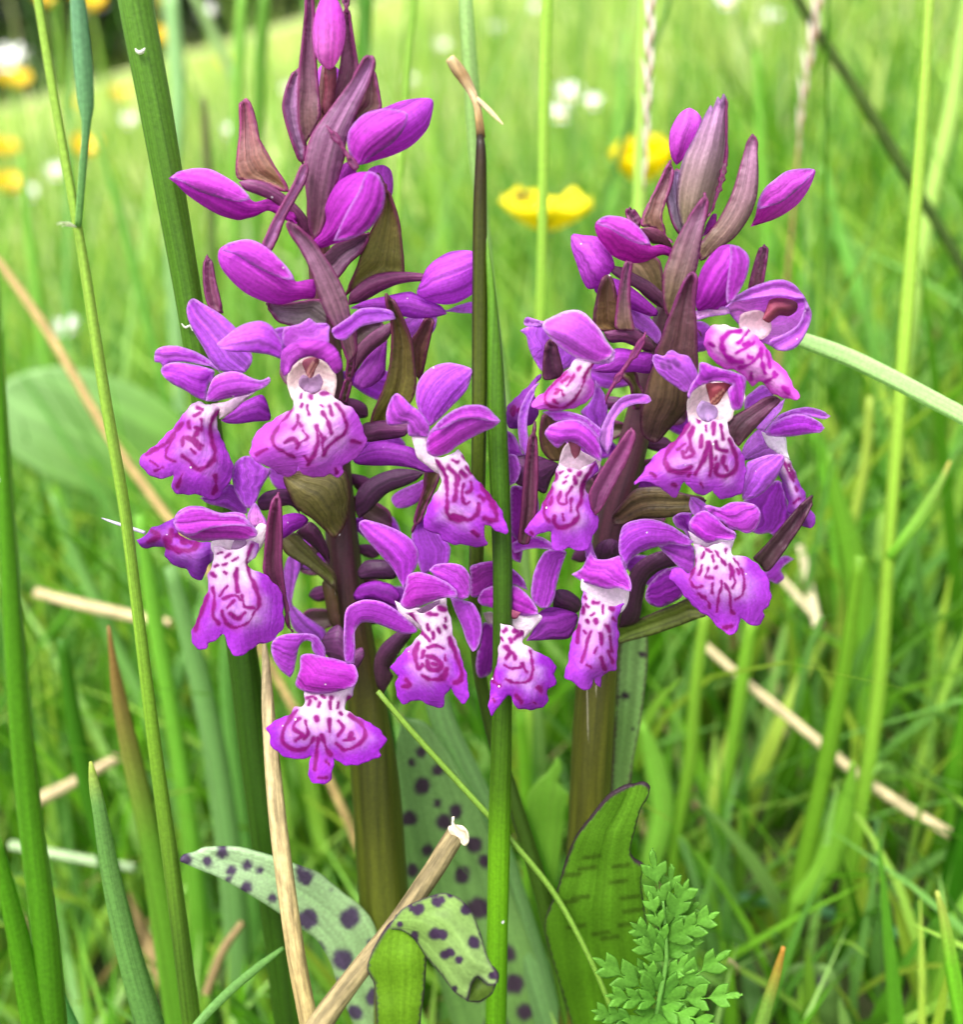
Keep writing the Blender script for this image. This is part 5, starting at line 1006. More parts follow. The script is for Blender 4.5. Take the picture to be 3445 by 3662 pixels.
piece('leaf_tip', 'B1', [(1460, 1224), (1472, 1150), (1508, 1112), (1558, 1150), (1592, 1138), (1572, 1190), (1520, 1224)], 'leaf', L, lf, (-90.6, -90.6), bulge=0.6, c0='#5f7a2c', rim='#4c3850', rimw=0.2, thick=0.4, grid=8, depth=lambda V: np.zeros(len(V)))
# broad green leaf of the shorter orchid
def barred(V, t, s, q, col):
    P = [(430, 1030), (500, 1000), (520, 950), (470, 1130), (640, 1060), (690, 1130), (700, 1190), (650, 990), (450, 1260), (600, 1310), (680, 1250), (560, 1290), (420, 1150)]
    A = src('B2', [(x - 35, y + 8) for x, y in P]); B = src('B2', [(x + 35, y - 2) for x, y in P])
    d = np.sqrt(((V[:, None] - (A[None] + B[None]) / 2)**2).sum(2)).min(1)
    dd = seg_dist(V, A, B)
    k = np.clip(1.5 - dd / 8, 0, 1)[:, None] * 0.6
    return col * (1 - k) + lin('#2f3a10')[None] * k
leaf(R, 'B2', [(560, 2100), (470, 1900), (430, 1698), (370, 1500), (310, 1280), (320, 1210), (360, 1120), (400, 1000), (450, 870), (520, 780), (600, 690), (680, 645), (740, 628), (778, 650), (770, 690), (740, 740), (715, 830), (692, 930), (710, 970), (752, 1000), (742, 1060), (755, 1170), (770, 1290), (800, 1400), (780, 1698), (740, 2100)], 124, 102, '#4f8010', '#629424', rim='#3c2c34', rimw=0.035, bulge=1.6, fold=1.6, paint=barred, grid=9, wob=0.25)
# upright spotted leaf behind the shorter orchid's stem
leaf(R, 'D', [(1170, 2200), (1165, 1900), (1180, 1650), (1195, 1400), (1205, 1250), (1235, 1200), (1256, 1230), (1258, 1290), (1245, 1400), (1228, 1490), (1215, 1600), (1210, 1900), (1215, 2200)], 128, 116, '#7aa844', '#8cb468', spots('D', [(1247, 1270, 8), (1215, 1350, 9), (1228, 1415, 6)], c='#40303c', soft=1.1), rim='#5a4a44', rimw=0.14)
leaf(R, 'B2', [(200, 2000), (220, 1500), (240, 1100), (235, 700), (280, 620), (330, 580), (362, 508), (382, 560), (370, 620), (412, 680), (400, 760), (380, 950), (320, 1300), (300, 2000)], 150, 136, '#78b02c', '#8cc444')

for x0, x1 in ((1140, 1143), (1158, 1150)):               # two pale dried scratches on the shorter orchid's stem
    rod('stem_scratch', [(x0, 1330, 1.0), ((x0 + x1) / 2 + 1, 1450, 1.3), (x1, 1572, 0.8)], 'white', R, None, [float(stem_depth(y * KD)) - 1.95 for y in (1330, 1450, 1572)], sides=5, n=14, to_ground=False, cfun='#b8b09c')

# flowers on the far side of the spikes, glimpsed between the near ones
def far_side(root, line, seed, n, reach):
    r = random.Random(seed)
    for i in range(n):
        k = (i + r.random() * 0.6) / n
        y = line[0][1] + (line[-1][1] - line[0][1]) * k
        x = np.interp(y, [p[1] for p in line], [p[0] for p in line])
        sd = 1 if i % 2 else -1
        a = r.uniform(-0.55, 0.75); d = np.array([sd * math.cos(a), math.sin(a)]); nv = np.array([-d[1], d[0]])
        b0 = np.array([x + sd * 14, y]); kind = i % 3
        Lg = r.uniform(0.75, 1.0) * reach * (0.72 if kind == 2 else 1.0 if kind == 1 else 1.3); wd = {0: 30, 1: 24, 2: 15}[kind] * r.uniform(0.85, 1.15)
        pr = [(0, 0), (0.2, 0.45), (0.5, 0.9), (0.78, 0.95), (1.0, 0.1), (0.8, -0.9), (0.5, -0.95), (0.2, -0.5)]
        pts = [tuple(b0 + d * Lg * u + nv * wd * v) for u, v in pr]
        o0 = r.uniform(-3.5, -1.5)
        if kind == 2: solid(root, None, 'ovary', 'D', pts, (o0 + 1.5, o0), OVA, '#5c2c50')
        elif kind == 1: bract(root, 'D', pts, (o0, o0 - 1), '#6a6436', '#5e3a50')
        else: petal(root, None, 'D', pts, (o0, o0 - 2), '#9c48bc', '#a85cc8', bulge=1.2, name='petal')
far_side(L, [(640, 650), (650, 850), (668, 1060), (690, 1230)], 3, 24, 105)
far_side(R, [(1290, 600), (1250, 780), (1210, 930), (1180, 1100)], 9, 22, 105)
# ---------------------------------------------------------------- the rushes, blades and straws that show one by one
def sd_(pts, off):
    return [float(stem_depth(p[1] * KD)) - off for p in pts]
def thing(o, label, cat, group=None):
    return tag(o, label, cat, group)

# thick rush at the left
P = [(255, -60, 33), (262, 0, 33), (300, 200, 31), (335, 400, 28), (356, 520, 26), (376, 640, 25), (415, 900, 25), (468, 1250, 28), (495, 1450, 31), (530, 1700, 32), (566, 1988, 32)]
thing(rod('rush', P, 'rush', depths=sd_(P, 0.5), sides=18, ridge=0.02, n=60, cfun=[(0, '#548022'), (0.22, '#426c12'), (0.36, '#2a4a0a'), (1, '#28480a')]), 'thick smooth green rush stem, a bud of the taller orchid touching it', 'rush')
o_ = bpy.data.objects['rush']
def fleck(pts, off):
    f_ = rod('fleck', pts, 'white', None, None, [float(stem_depth(p[1] * KD)) - off for p in pts], sides=6, n=9, to_ground=False, cfun='#e4e4da')
    f_.location = Vector(f_.location) - Vector(o_.location); f_.parent = o_
fleck([(262, 94, 1), (266, 100, 3.5), (272, 102, 4), (278, 98, 3), (281, 93, 1)], 2.1)
fleck([(352, 628, 1), (360, 636, 2.5), (368, 632, 2), (374, 642, 1.5)], 2.0)
# thin stem with a node and a pale blade
st = empty('grass_stalk', to_world(src('D', [(370, 1988)]), np.array([112.0]))[0])
thing(st, 'thin yellow-green grass stalk with a hairy joint and one blue-green leaf', 'grass stalk')
P = [(66, -40, 8), (110, 220, 9), (150, 440, 9), (170, 560, 10), (205, 780, 11), (240, 980, 11), (262, 1150, 11), (300, 1450, 13), (335, 1700, 16), (372, 1988, 18)]
rod('stalk', P, 'rush', st, None, sd_(P, 9), sides=12, n=50, cfun=[(0, '#9cc04c'), (0.22, '#84a83c'), (0.4, '#6c9428'), (0.55, '#4c6c20'), (0.75, '#6ca024'), (1, '#7cac2c')])
P = [(145, -60, 10), (152, 20, 13), (160, 120, 16), (166, 200, 14), (167, 240, 7), (160, 330, 6), (151, 440, 5)]
blade('leaf', P, sd_(P, 9.5), [(0, '#7fae8a'), (0.6, '#74a66c'), (1, '#7cac58')], root=st, to_ground=False, keel=0.4)
for i in range(7):
    a = 150 - i * 1.5; dd = float(stem_depth(440 * KD)) - 10
    rod('hair', [(148, 441, 1.2), (138 - i * 3, 437 - (i % 3) * 3, 0.9), (120 - (i * 5) % 14, 436 + (i % 4) * 3 - 5, 0.5)], 'white', st, None, [dd, dd - 0.3 * i, dd - 0.5 * i], sides=5, n=6, to_ground=False, cfun='#e8ecd0')
# rush at the picture's left rim
P = [(-14, 500, 7), (-4, 700, 10), (6, 900, 14), (24, 1200, 19), (48, 1500, 22), (85, 1800, 25), (102, 1988, 27)]
thing(rod('rush', P, 'rush', depths=[70, 73, 76, 80, 84, 88, 91], sides=14, n=40, cfun=[(0, '#4c8414'), (1, '#2e5c0a')]), 'blurred dark green rush stem beside the thin jointed stalk', 'rush')
# dark rush with a dry broken tip
ru = empty('broken_rush', to_world(src('D', [(925, 1988)]), np.array([113.0]))[0])
thing(ru, 'dark olive rush stalk ending in a bent tan dry tip between the orchids', 'rush')
P = [(933, 262, 7), (934, 300, 10), (932, 400, 13), (932, 600, 15), (930, 850, 14), (925, 1090, 14), (923, 1230, 13), (950, 1400, 12), (1000, 1560, 14), (1060, 1760, 16), (1090, 1900, 15), (1110, 2000, 14)]
dp = [90.5, 90.7, 91.8, 94.2, 97.4, 103, 108, 112, 114, 116, 118, 119]
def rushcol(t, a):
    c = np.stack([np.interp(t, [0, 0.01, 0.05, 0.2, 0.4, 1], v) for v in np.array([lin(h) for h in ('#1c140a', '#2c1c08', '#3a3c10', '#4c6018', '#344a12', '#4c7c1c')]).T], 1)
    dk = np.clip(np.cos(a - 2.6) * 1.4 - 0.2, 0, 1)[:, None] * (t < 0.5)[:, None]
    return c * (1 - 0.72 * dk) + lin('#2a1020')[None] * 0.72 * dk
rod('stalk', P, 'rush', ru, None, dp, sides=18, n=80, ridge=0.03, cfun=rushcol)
rod('dry_tip', [(873, 112, 9), (884, 128, 12), (900, 150, 12), (915, 176, 9), (926, 205, 7), (931, 235, 8), (934, 268, 9)], 'straw', ru, None, [89, 89.3, 89.6, 89.9, 90.1, 90.3, 90.5], sides=12, n=30, to_ground=False, flat=0.6,
    cfun=[(0, '#d0b48a'), (0.25, '#a8855c'), (0.45, '#d8bc94'), (0.8, '#b08c5c'), (0.97, '#4c3418'), (1, '#2a1c0c')])
rod('dry_barb', [(924, 190, 4.5), (943, 207, 5), (960, 224, 4), (977, 242, 1)], 'straw', ru, None, [90, 89.4, 88.8, 88.4], sides=8, n=12, to_ground=False, flat=0.5, cfun='#dcc49c')
# the straight green rush in front
P = [(944, 450, 2), (950, 520, 6), (955, 580, 9), (961, 690, 15), (966, 833, 18.5), (972, 980, 18.5), (976, 1120, 18.5), (975, 1350, 19), (970, 1600, 21), (966, 1800, 20), (963, 1988, 20)]
thing(rod('rush', P, 'rush', depths=[92.4, 92.8, 93.5, 94.8, 96.4, 98.0, 99.4, 102.0, 105.0, 107.5, 110], sides=18, ridge=0.03, n=60,
    cfun=lambda t, a: np.stack([np.interp(t, [0, 0.05, 0.13, 0.24, 0.36, 0.43, 0.6, 1], v) for v in np.array([lin(h) for h in ('#64902c', '#4c781a', '#3c640e', '#2e4c0a', '#3a5c0c', '#649c14', '#589212', '#589214')]).T], 1)), 'straight bright green rush stem passing between the two orchids down to the grass', 'rush')
thing(blade('grass_leaf', [(902, -40, 12), (908, 60, 13), (916, 170, 14), (923, 300, 12), (938, 420, 10), (956, 600, 10), (985, 800, 10)], [118, 119, 121, 124, 127, 131, 136], [(0, '#a4c47c'), (0.5, '#8cb060'), (1, '#8cb44c')], keel=0.5), 'pale grey-green blade just behind the bent dry rush tip', 'grass blade')
thing(blade('grass_leaf', [(1064, -40, 11), (1058, 150, 11), (1055, 330, 9), (1052, 500, 8), (1047, 650, 8), (1040, 900, 8)], 128, '#a8cc54', keel=0.3), 'thin pale yellow-green stalk crossing in front of the nearer buttercup', 'grass blade')
thing(blade('grass_leaf', [(808, -30, 6), (795, 100, 6), (785, 240, 6), (772, 420, 6), (765, 600, 6)], 140, '#98c050'), 'very thin pale stalk beside the taller orchid top buds', 'grass blade')
# dry straw and broken stalk
P = [(513, 1250, 4), (516, 1290, 8), (522, 1400, 13), (540, 1600, 17), (574, 1850, 18), (600, 1988, 18)]
thing(rod('dry_straw', P, 'straw', depths=[108, 107, 105.5, 104, 103, 103], sides=12, n=40, cfun=[(0, '#c8b48a'), (0.3, '#b8a06c'), (0.6, '#bca674'), (1, '#b09a68')]), 'upright cream dry straw between the thick rush and the taller orchid stem', 'straw')
bs_ = empty('broken_stalk', to_world(src('D', [(640, 1988)]), np.array([90.0]))[0])
thing(bs_, 'thick broken tan stalk with a torn end leaning past the curled leaf', 'stalk')
rod('stalk', [(890, 1612, 19), (872, 1640, 20), (840, 1692, 20), (770, 1792, 19), (700, 1880, 20), (640, 1960, 23), (600, 2020, 25)], 'straw', bs_, None, [97, 96.7, 96, 94.5, 93, 91.5, 90.5], sides=16, n=44,
    cfun=lambda t, a: np.tile(lin('#978760'), (len(t), 1)) * (0.86 + 0.3 * np.sin(t * 70 + np.cos(a) * 3) * np.cos(a * 2 + t * 31))[:, None])
piece('torn_end', 'B1', [(1380, 470), (1375, 450), (1390, 440), (1396, 400), (1404, 398), (1404, 432), (1440, 440), (1466, 470), (1468, 510), (1450, 530), (1410, 500)], 'straw', bs_, None, (-96.2, -96.4), bulge=0.4, c0='#ecd2b0', rim='#f4e4cc', rimw=0.3, wob=0.35, thick=0.5, grid=6, depth=lambda V: np.zeros(len(V)))
# thin stalk crossing behind
thing(rod('grass_stalk', [(733, 1342, 5), (800, 1420, 6), (900, 1530, 6), (1000, 1640, 6), (1080, 1740, 6), (1150, 1870, 5), (1200, 1990, 5)], 'rush', depths=[103, 104, 106, 107, 108, 108, 108], sides=8, n=30, cfun=[(0, '#7ca03c'), (1, '#4c7c24')]), 'thin green stalk slanting from the taller orchid down past the green rush', 'grass stalk')
# blades in the lower left
def B(spine, d, col, label, **k):
    return thing(blade('grass_leaf', spine, d, col, **k), label, 'grass blade', k.get('group'))
B([(175, 1478, 2), (182, 1520, 9), (192, 1570, 12), (215, 1700, 17), (250, 1850, 22), (290, 1988, 26)], [101, 101, 101, 102, 103, 104], [(0, '#a8b850'), (0.04, '#68944a'), (1, '#558a3e')], 'blue-green pointed blade with a yellow tip standing before the grass beside the spotted leaf tip', keel=0.3)
B([(210, 1215, 2), (216, 1260, 5), (232, 1360, 13), (258, 1480, 18), (290, 1620, 21), (322, 1800, 26), (352, 1988, 30)], 124, [(0, '#a07a48'), (0.1, '#8c7c40'), (0.3, '#6c9c30'), (1, '#5c9c24')], 'broad green blade with a withered brown tip', keel=0.3)
B([(120, 1240, 10), (140, 1380, 14), (175, 1550, 17), (230, 1750, 19), (270, 1950, 20)], 150, '#427a18', 'dark green blurred blade beside the broad brown tipped blade', keel=0.3)
B([(455, 1150, 12), (440, 1300, 14), (470, 1600, 18), (520, 1988, 20)], 160, '#6fa44c', 'pale blurred blade behind the thick rush', keel=0.3)
B([(330, 1100, 12), (370, 1250, 18), (415, 1450, 22), (450, 1700, 24), (470, 1988, 24)], 150, '#78a45c', 'grey-green blurred blade between the jointed stalk and the thick rush', keel=0.3)
B([(270, 1000, 10), (300, 1200, 15), (335, 1400, 16), (372, 1650, 18), (400, 1988, 20)], 155, '#7ab43c', 'bright green blurred blade behind the thin jointed stalk', keel=0.3)
B([(550, 1840, 3), (500, 1878, 7), (450, 1920, 8), (395, 1975, 8), (360, 2020, 8)], [108, 106, 104, 102, 101], '#74a454', 'short narrow blade slanting up to the thick rush', keel=0.3)
B([(60, 1830, 2), (90, 1880, 9), (110, 1930, 12), (140, 2000, 14)], 108, '#5c9c50', 'short blue-green blade tip low beside the blue-green blade', keel=0.3)
B([(-10, 1630, 10), (30, 1800, 18), (70, 1990, 25)], 84, '#549018', 'wide green blade entering low beside the blurred rush', keel=0.3)
B([(100, 960, 5), (150, 1090, 11), (215, 1230, 14), (300, 1420, 14), (380, 1700, 14)], 185, '#7cac58', 'light blurred blade leaning below the large pale leaf', keel=0.3)
B([(360, 1000, 6), (400, 1150, 10), (350, 1300, 12), (300, 1500, 12)], 200, '#88b868', 'pale curved blade far behind the taller orchid lower flowers', keel=0.3)
# bottom middle
B([(838, 1320, 22), (864, 1411, 24), (900, 1490, 26), (940, 1577, 26), (1001, 1760, 27), (1066, 1977, 30)], [124, 125, 126, 127, 129, 132], [(0, '#8cb470'), (1, '#6c9c58')], 'soft green blade rising behind the straight rush stem', keel=0.35)
B([(925, 1340, 8), (950, 1420, 12), (985, 1520, 14), (1030, 1640, 15), (1070, 1770, 15), (1100, 1990, 15)], 130, '#4c8c1c', 'dark green narrow blade beside the straight rush stem', keel=0.3)
B([(1010, 1380, 9), (1020, 1500, 12), (1026, 1700, 12), (1030, 1990, 12)], 150, '#84bc34', 'bright blurred stalk between the rush and the shorter orchid stem', keel=0.3)
B([(745, 1330, 5), (762, 1460, 10), (780, 1650, 10), (800, 1990, 10)], 126, '#4c8830', 'green blade edging the taller orchid stem', keel=0.3)
B([(1245, 1400, 4), (1270, 1480, 20), (1285, 1580, 24), (1260, 1700, 20), (1230, 1990, 16)], 160, '#94c84c', 'light green broad blade behind the upright spotted leaf', keel=0.3)
# right side
B([(1500, 640, 4), (1550, 657, 13), (1640, 690, 16), (1720, 728, 16), (1800, 770, 16), (1890, 820, 15), (2050, 950, 15), (2180, 1250, 14), (2230, 1700, 12)], [112, 111, 110, 109, 108, 107, 106, 108, 116], [(0, '#b4d490'), (0.5, '#b0d094'), (1, '#8cbc50')], 'pale shining blade arching out from behind the shorter orchid wide open flower', keel=0.35, to_ground=True)
stg = empty('grass_stalk', to_world(src('D', [(1600, 2000)]), np.array([160.0]))[0])
thing(stg, 'tall yellow-green stalk with a joint beyond the shorter orchid', 'grass stalk')
blade('stalk', [(1807, -40, 8), (1797, 150, 9), (1785, 320, 10), (1762, 600, 12), (1742, 850, 12), (1725, 1085, 11), (1705, 1350, 13), (1660, 1640, 14), (1600, 1990, 14)], 128, [(0, '#b4d060'), (0.5, '#a4c848'), (1, '#84bc34')], root=stg, keel=0.5)
blade('leaf', [(1845, 895, 2), (1830, 930, 6), (1790, 1000, 12), (1745, 1060, 9), (1726, 1085, 8)], [142, 142, 143, 144, 145], [(0, '#c4b45c'), (0.15, '#84a844'), (1, '#74b02c')], root=stg, to_ground=False)
B([(1880, -20, 10), (1850, 200, 14), (1800, 420, 14), (1770, 620, 12), (1750, 800, 10)], 190, '#b4d070', 'very pale blurred blade crossing the tall jointed yellow-green stalk', keel=0.3)
thing(rod('dry_stalk', [(1540, -20, 9), (1580, 50, 10), (1640, 140, 10), (1700, 235, 11), (1762, 340, 11), (1830, 450, 10), (1880, 540, 10), (1960, 700, 9)], 'straw', depths=[185, 185, 184, 183, 182, 181, 180, 178], sides=10, n=30, cfun=[(0, '#3c5014'), (0.5, '#304a10'), (0.8, '#4a4410'), (1, '#4a3c10')]), 'dark blurred bent stalk slanting across the meadow above the shorter orchid', 'stalk')
B([(1610, 880, 4), (1625, 960, 14), (1650, 1060, 24), (1675, 1200, 30), (1680, 1350, 24), (1660, 1600, 16)], 170, '#74a830', 'broad bright green blade low between the yellow-green stalks', keel=0.3)
B([(1570, 800, 6), (1600, 900, 14), (1620, 1000, 12), (1630, 1200, 10)], 190, '#84c040', 'bright blurred blade beyond the spear-shaped dark bract', keel=0.3)
B([(1690, 770, 6), (1680, 900, 9), (1650, 1050, 9), (1630, 1250, 9), (1610, 1500, 10)], 175, [(0, '#a8bc50'), (1, '#94ac3c')], 'olive blurred stalk close beside the tall jointed one', keel=0.4)
lf = B([(1657, 1478, 3), (1650, 1530, 12), (1630, 1600, 24), (1598, 1680, 30), (1560, 1735, 26), (1542, 1760, 8), (1530, 1850, 8), (1500, 1990, 8)], 150, '#80b238', 'light green short broad leaf on a thin stalk near the fallen straw', keel=0.3)
B([(1670, 1080, 10), (1640, 1300, 14), (1600, 1500, 16), (1545, 1750, 18), (1510, 1990, 18)], 142, '#76a62a', 'yellow-green stalk behind the light green broad leaf', keel=0.4)
B([(1890, 1330, 14), (1860, 1480, 20), (1820, 1650, 24), (1770, 1850, 28), (1730, 2010, 30)], 165, '#5c9820', 'wide bright green blade beside the widest dark blade', keel=0.35)
B([(1920, 1440, 20), (1880, 1620, 28), (1840, 1800, 34), (1790, 2010, 38)], 150, '#34700f', 'widest dark green blade, standing past the fallen straw end', keel=0.35)
B([(1522, 1838, 3), (1508, 1890, 8), (1490, 1950, 11), (1470, 2020, 13)], 112, [(0, '#c08c3c'), (0.12, '#84a848'), (1, '#6ca43c')], 'short narrow blade with an orange tip beside the feathery leaf', keel=0.4)
B([(1820, 1730, 3), (1835, 1790, 9), (1850, 1880, 13), (1875, 2010, 16)], 118, [(0, '#b8c060'), (0.2, '#7cbc30'), (1, '#6cac28')], 'upright green blade with a yellowish tip by the widest dark blade', keel=0.35)
B([(1370, 1180, 10), (1350, 1350, 11), (1340, 1480, 12), (1310, 1650, 11), (1290, 1990, 10)], 155, [(0, '#94bc40'), (0.5, '#84b434'), (1, '#78b02c')], 'yellow-green stalk beyond the upright spotted leaf', keel=0.4)
B([(1460, 1200, 10), (1440, 1330, 13), (1415, 1500, 10), (1380, 1700, 9), (1370, 1990, 9)], 165, '#88b838', 'bright stalk crossing the fallen straw', keel=0.4)
B([(1280, 1600, 8), (1350, 1680, 13), (1420, 1760, 12), (1480, 1850, 10)], 170, '#84c048', 'pale blade lying slanted over the litter near the feathery plant', keel=0.3)
B([(1290, 1745, 8), (1380, 1735, 10), (1460, 1745, 10), (1560, 1760, 10)], [175, 174, 172, 170], '#6ca874', 'grey-green blade lying flat over the litter', keel=0.3)
B([(1705, 1590, 3), (1700, 1650, 9), (1690, 1720, 11), (1680, 1850, 10)], 165, '#84b470', 'grey-green short blade between the yellow-green stalks', keel=0.3)
# far stalks at the top
for i, (pts, d, c, lab) in enumerate([
    ([(330, -20, 14), (345, 200, 14), (330, 400, 12), (345, 700, 12)], 240, '#a4c88c', 'pale blurred blade beside the thick rush near the wood edge'),
    ([(372, -20, 8), (420, 80, 9), (460, 180, 8), (480, 420, 8)], 300, '#9cb878', 'faint bending blurred blade before the dark wood edge'),
    ([(470, -20, 10), (462, 150, 11), (455, 350, 10), (450, 620, 9)], 230, '#8cbc50', 'blurred green stalk above the taller orchid lone side bract'),
    ([(515, -20, 11), (505, 120, 12), (500, 300, 11), (498, 560, 9)], 210, '#6c9c38', 'olive blurred stalk beside the taller orchid top bud'),
    ([(712, -20, 13), (706, 90, 14), (704, 200, 13), (700, 500, 10)], 200, '#4f8c20', 'dark green blurred stalk close behind the taller orchid top bud'),
    ([(395, 190, 4), (400, 280, 9), (408, 400, 9), (412, 560, 9)], 190, [(0, '#7c7c50'), (0.2, '#6c8c40'), (1, '#5c8c2c')], 'brown tipped blurred blade beside the thick rush'),
    ([(185, 260, 4), (235, 420, 8), (270, 560, 9), (330, 800, 8)], 230, '#78b048', 'blurred blade slanting behind the thin jointed stalk'),
    ([(40, 300, 4), (60, 480, 9), (85, 700, 10), (120, 980, 10)], 240, '#8cc050', 'blurred light blade crossing the large pale leaf'),
    ([(1215, 60, 4), (1205, 200, 8), (1190, 380, 9), (1180, 600, 8)], 330, '#8cc058', 'blurred blade near the pinkish seed spike'),
    ([(1470, 100, 4), (1478, 300, 9), (1490, 500, 10), (1500, 800, 10)], 260, '#84bc48', 'blurred blade behind the shorter orchid side bud'),
    ([(1600, 320, 5), (1640, 480, 12), (1690, 640, 13), (1720, 820, 12)], 230, '#8cc45c', 'light blurred blade below the dark bent stalk'),
    ([(1660, 500, 4), (1690, 600, 9), (1740, 700, 11), (1770, 800, 10)], 250, '#98c86c', 'pale blurred blade near the tall jointed yellow-green stalk'),
]):
    B(pts, d, c, lab, keel=0.3)
# brown stem and straws in the background
thing(rod('dry_stalk', [(-10, 500, 8), (60, 595, 9), (120, 690, 9), (220, 860, 9), (330, 1010, 9), (420, 1130, 8)], 'straw', depths=[185, 183, 180, 177, 174, 172], sides=8, n=24, cfun='#b49a64'), 'tan blurred stalk slanting down behind the taller orchid lower flowers', 'stalk')
def straw(pts, d, lab, c='#d2bc90'):
    thing(rod('dry_straw', pts, 'straw', depths=d, sides=8, n=18, to_ground=False, cfun=c), lab, 'straw', None)
straw([(70, 1150, 10), (150, 1172, 11), (230, 1190, 11), (330, 1212, 10)], [190, 188, 186, 184], 'blurred tan straw lying level below the broad leaf')
straw([(1360, 1245, 8), (1450, 1325, 9), (1560, 1415, 10), (1680, 1515, 11), (1780, 1580, 11), (1900, 1650, 12)], [176, 172, 168, 164, 160, 156], 'long pale straw fallen across the grass beyond the shorter orchid', '#dcc89c')
straw([(1555, 1060, 8), (1570, 1130, 9), (1588, 1215, 10)], [185, 183, 181], 'short cream straw stub standing in the grass near the spear-shaped bract', '#e4d8b0')
straw([(1515, 1120, 7), (1550, 1160, 8), (1585, 1200, 8)], [183, 182, 181.5], 'small cream straw leaning on the straw stub', '#e0d0a8')
straw([(60, 1560, 14), (140, 1520, 11), (230, 1470, 10)], [180, 178, 176], 'blurred straw piece behind the blue-green blade', '#c4b088')
straw([(20, 1640, 9), (120, 1660, 9), (260, 1685, 9)], [170, 168, 166], 'pale green straw reaching toward the spotted leaf tip', '#a8c090')
straw([(1300, 1640, 10), (1380, 1700, 11), (1450, 1760, 11)], [200, 198, 196], 'grey-brown straw half buried in the litter', '#a08c74')
straw([(240, 1740, 14), (300, 1860, 16), (360, 1990, 16)], [170, 168, 166], 'brown blurred straw low behind the brown tipped blade', '#9c8458')
straw([(470, 1790, 7), (430, 1850, 9), (400, 1930, 9)], [150, 149, 148], 'short brown straw beside the thick rush foot', '#a48c60')

# dry seed spikes
def seed_spike(pts, d, lab, c, stemc):
    P = np.array(pts, float)
    W0 = to_world(src('D', [pts[-1][:2]]), np.array([d]))[0]
    root = empty('seed_spike', W0)
    thing(root, lab, 'seed spike')
    dd = upright_depth(P[:, 1] * KD, P[0, 1] * KD, d, 0.8)
    rod('stalk', [(x, y, 3) for x, y, _ in pts], 'straw', root, None, dd, sides=6, n=24, cfun=stemc)
    Q = open_spline(np.column_stack([P, dd]), 60)
    Q = Q[Q[:, 2] > 3.2]
    r = random.Random(4)
    for i in range(0, len(Q) - 1, 2):
        x, y, w_, dq = Q[i]; s = 1 if (i // 2) % 2 else -1
        rod('seed_scale', [(x, y + 24, 1.5), (x + s * w_ * 0.3, y + 6, w_ * 0.42), (x + s * w_ * 0.45, y - 18, w_ * 0.34), (x + s * w_ * r.uniform(0.5, 1.3), y - 46, 0.6)], 'white', root, None, [dq, dq - 0.5, dq - 0.7, dq - 0.4], sides=6, n=7, to_ground=False, cfun=c)
seed_spike([(1266, -30, 12), (1262, 80, 12), (1258, 200, 9), (1254, 300, 6), (1250, 380, 3), (1245, 600, 3), (1238, 900, 3)], 150, 'pinkish white dry seed spike behind the shorter orchid topmost bud', [(0, '#c89c88'), (0.5, '#f0e4dc'), (1, '#f4ece4')], '#a4c060')
seed_spike([(1595, -30, 12), (1582, 60, 11), (1566, 150, 9), (1556, 230, 6), (1549, 305, 3), (1535, 480, 3), (1500, 800, 3)], 180, 'whitish seed spike above the shorter orchid side bud, brown at its joints', [(0, '#b07c60'), (0.5, '#e8dcd0'), (1, '#f4ece4')], '#a88458')
B([(1250, -30, 10), (1247, 120, 10), (1243, 250, 9), (1238, 420, 9), (1230, 700, 8)], 156, '#b4d468', 'pale upright blade beside the pinkish seed spike', keel=0.3)

# broad blurred leaf at the left
def soft_leaf(fr, pts, d0, d1, c0, c1, lab, paint=None):
    o = piece('broad_leaf', fr, pts, 'leaf', None, None, (-d0, -d1), bulge=3.0, fold=3.0, c0=c0, c1=c1, thick=0.6, grid=24, wob=0.8, depth=lambda V: np.zeros(len(V)), paint=paint)
    return thing(o, lab, 'leaf')
soft_leaf('D', [(420, 1060), (300, 990), (190, 965), (90, 930), (20, 880), (-20, 800), (10, 740), (110, 712), (230, 735), (330, 790), (410, 900)], 250, 232, '#74ac24', '#94bc78', 'large pale blurred leaf lying broad behind the thin jointed stalk')
sp2 = spots('B2', [(1400, 1560, 26), (1460, 1580, 26), (1530, 1510, 24), (1410, 1650, 32), (1340, 1570, 20), (1500, 1650, 22), (1480, 1720, 26)], c='#4a4050')
soft_leaf('B2', [(1500, 1900), (1380, 1760), (1330, 1640), (1340, 1530), (1420, 1450), (1540, 1440), (1620, 1500), (1640, 1650), (1620, 1850)], 160, 152, '#6c9440', '#7ca058', 'blurred spotted orchid leaf low in the grass past the feathery plant', sp2)

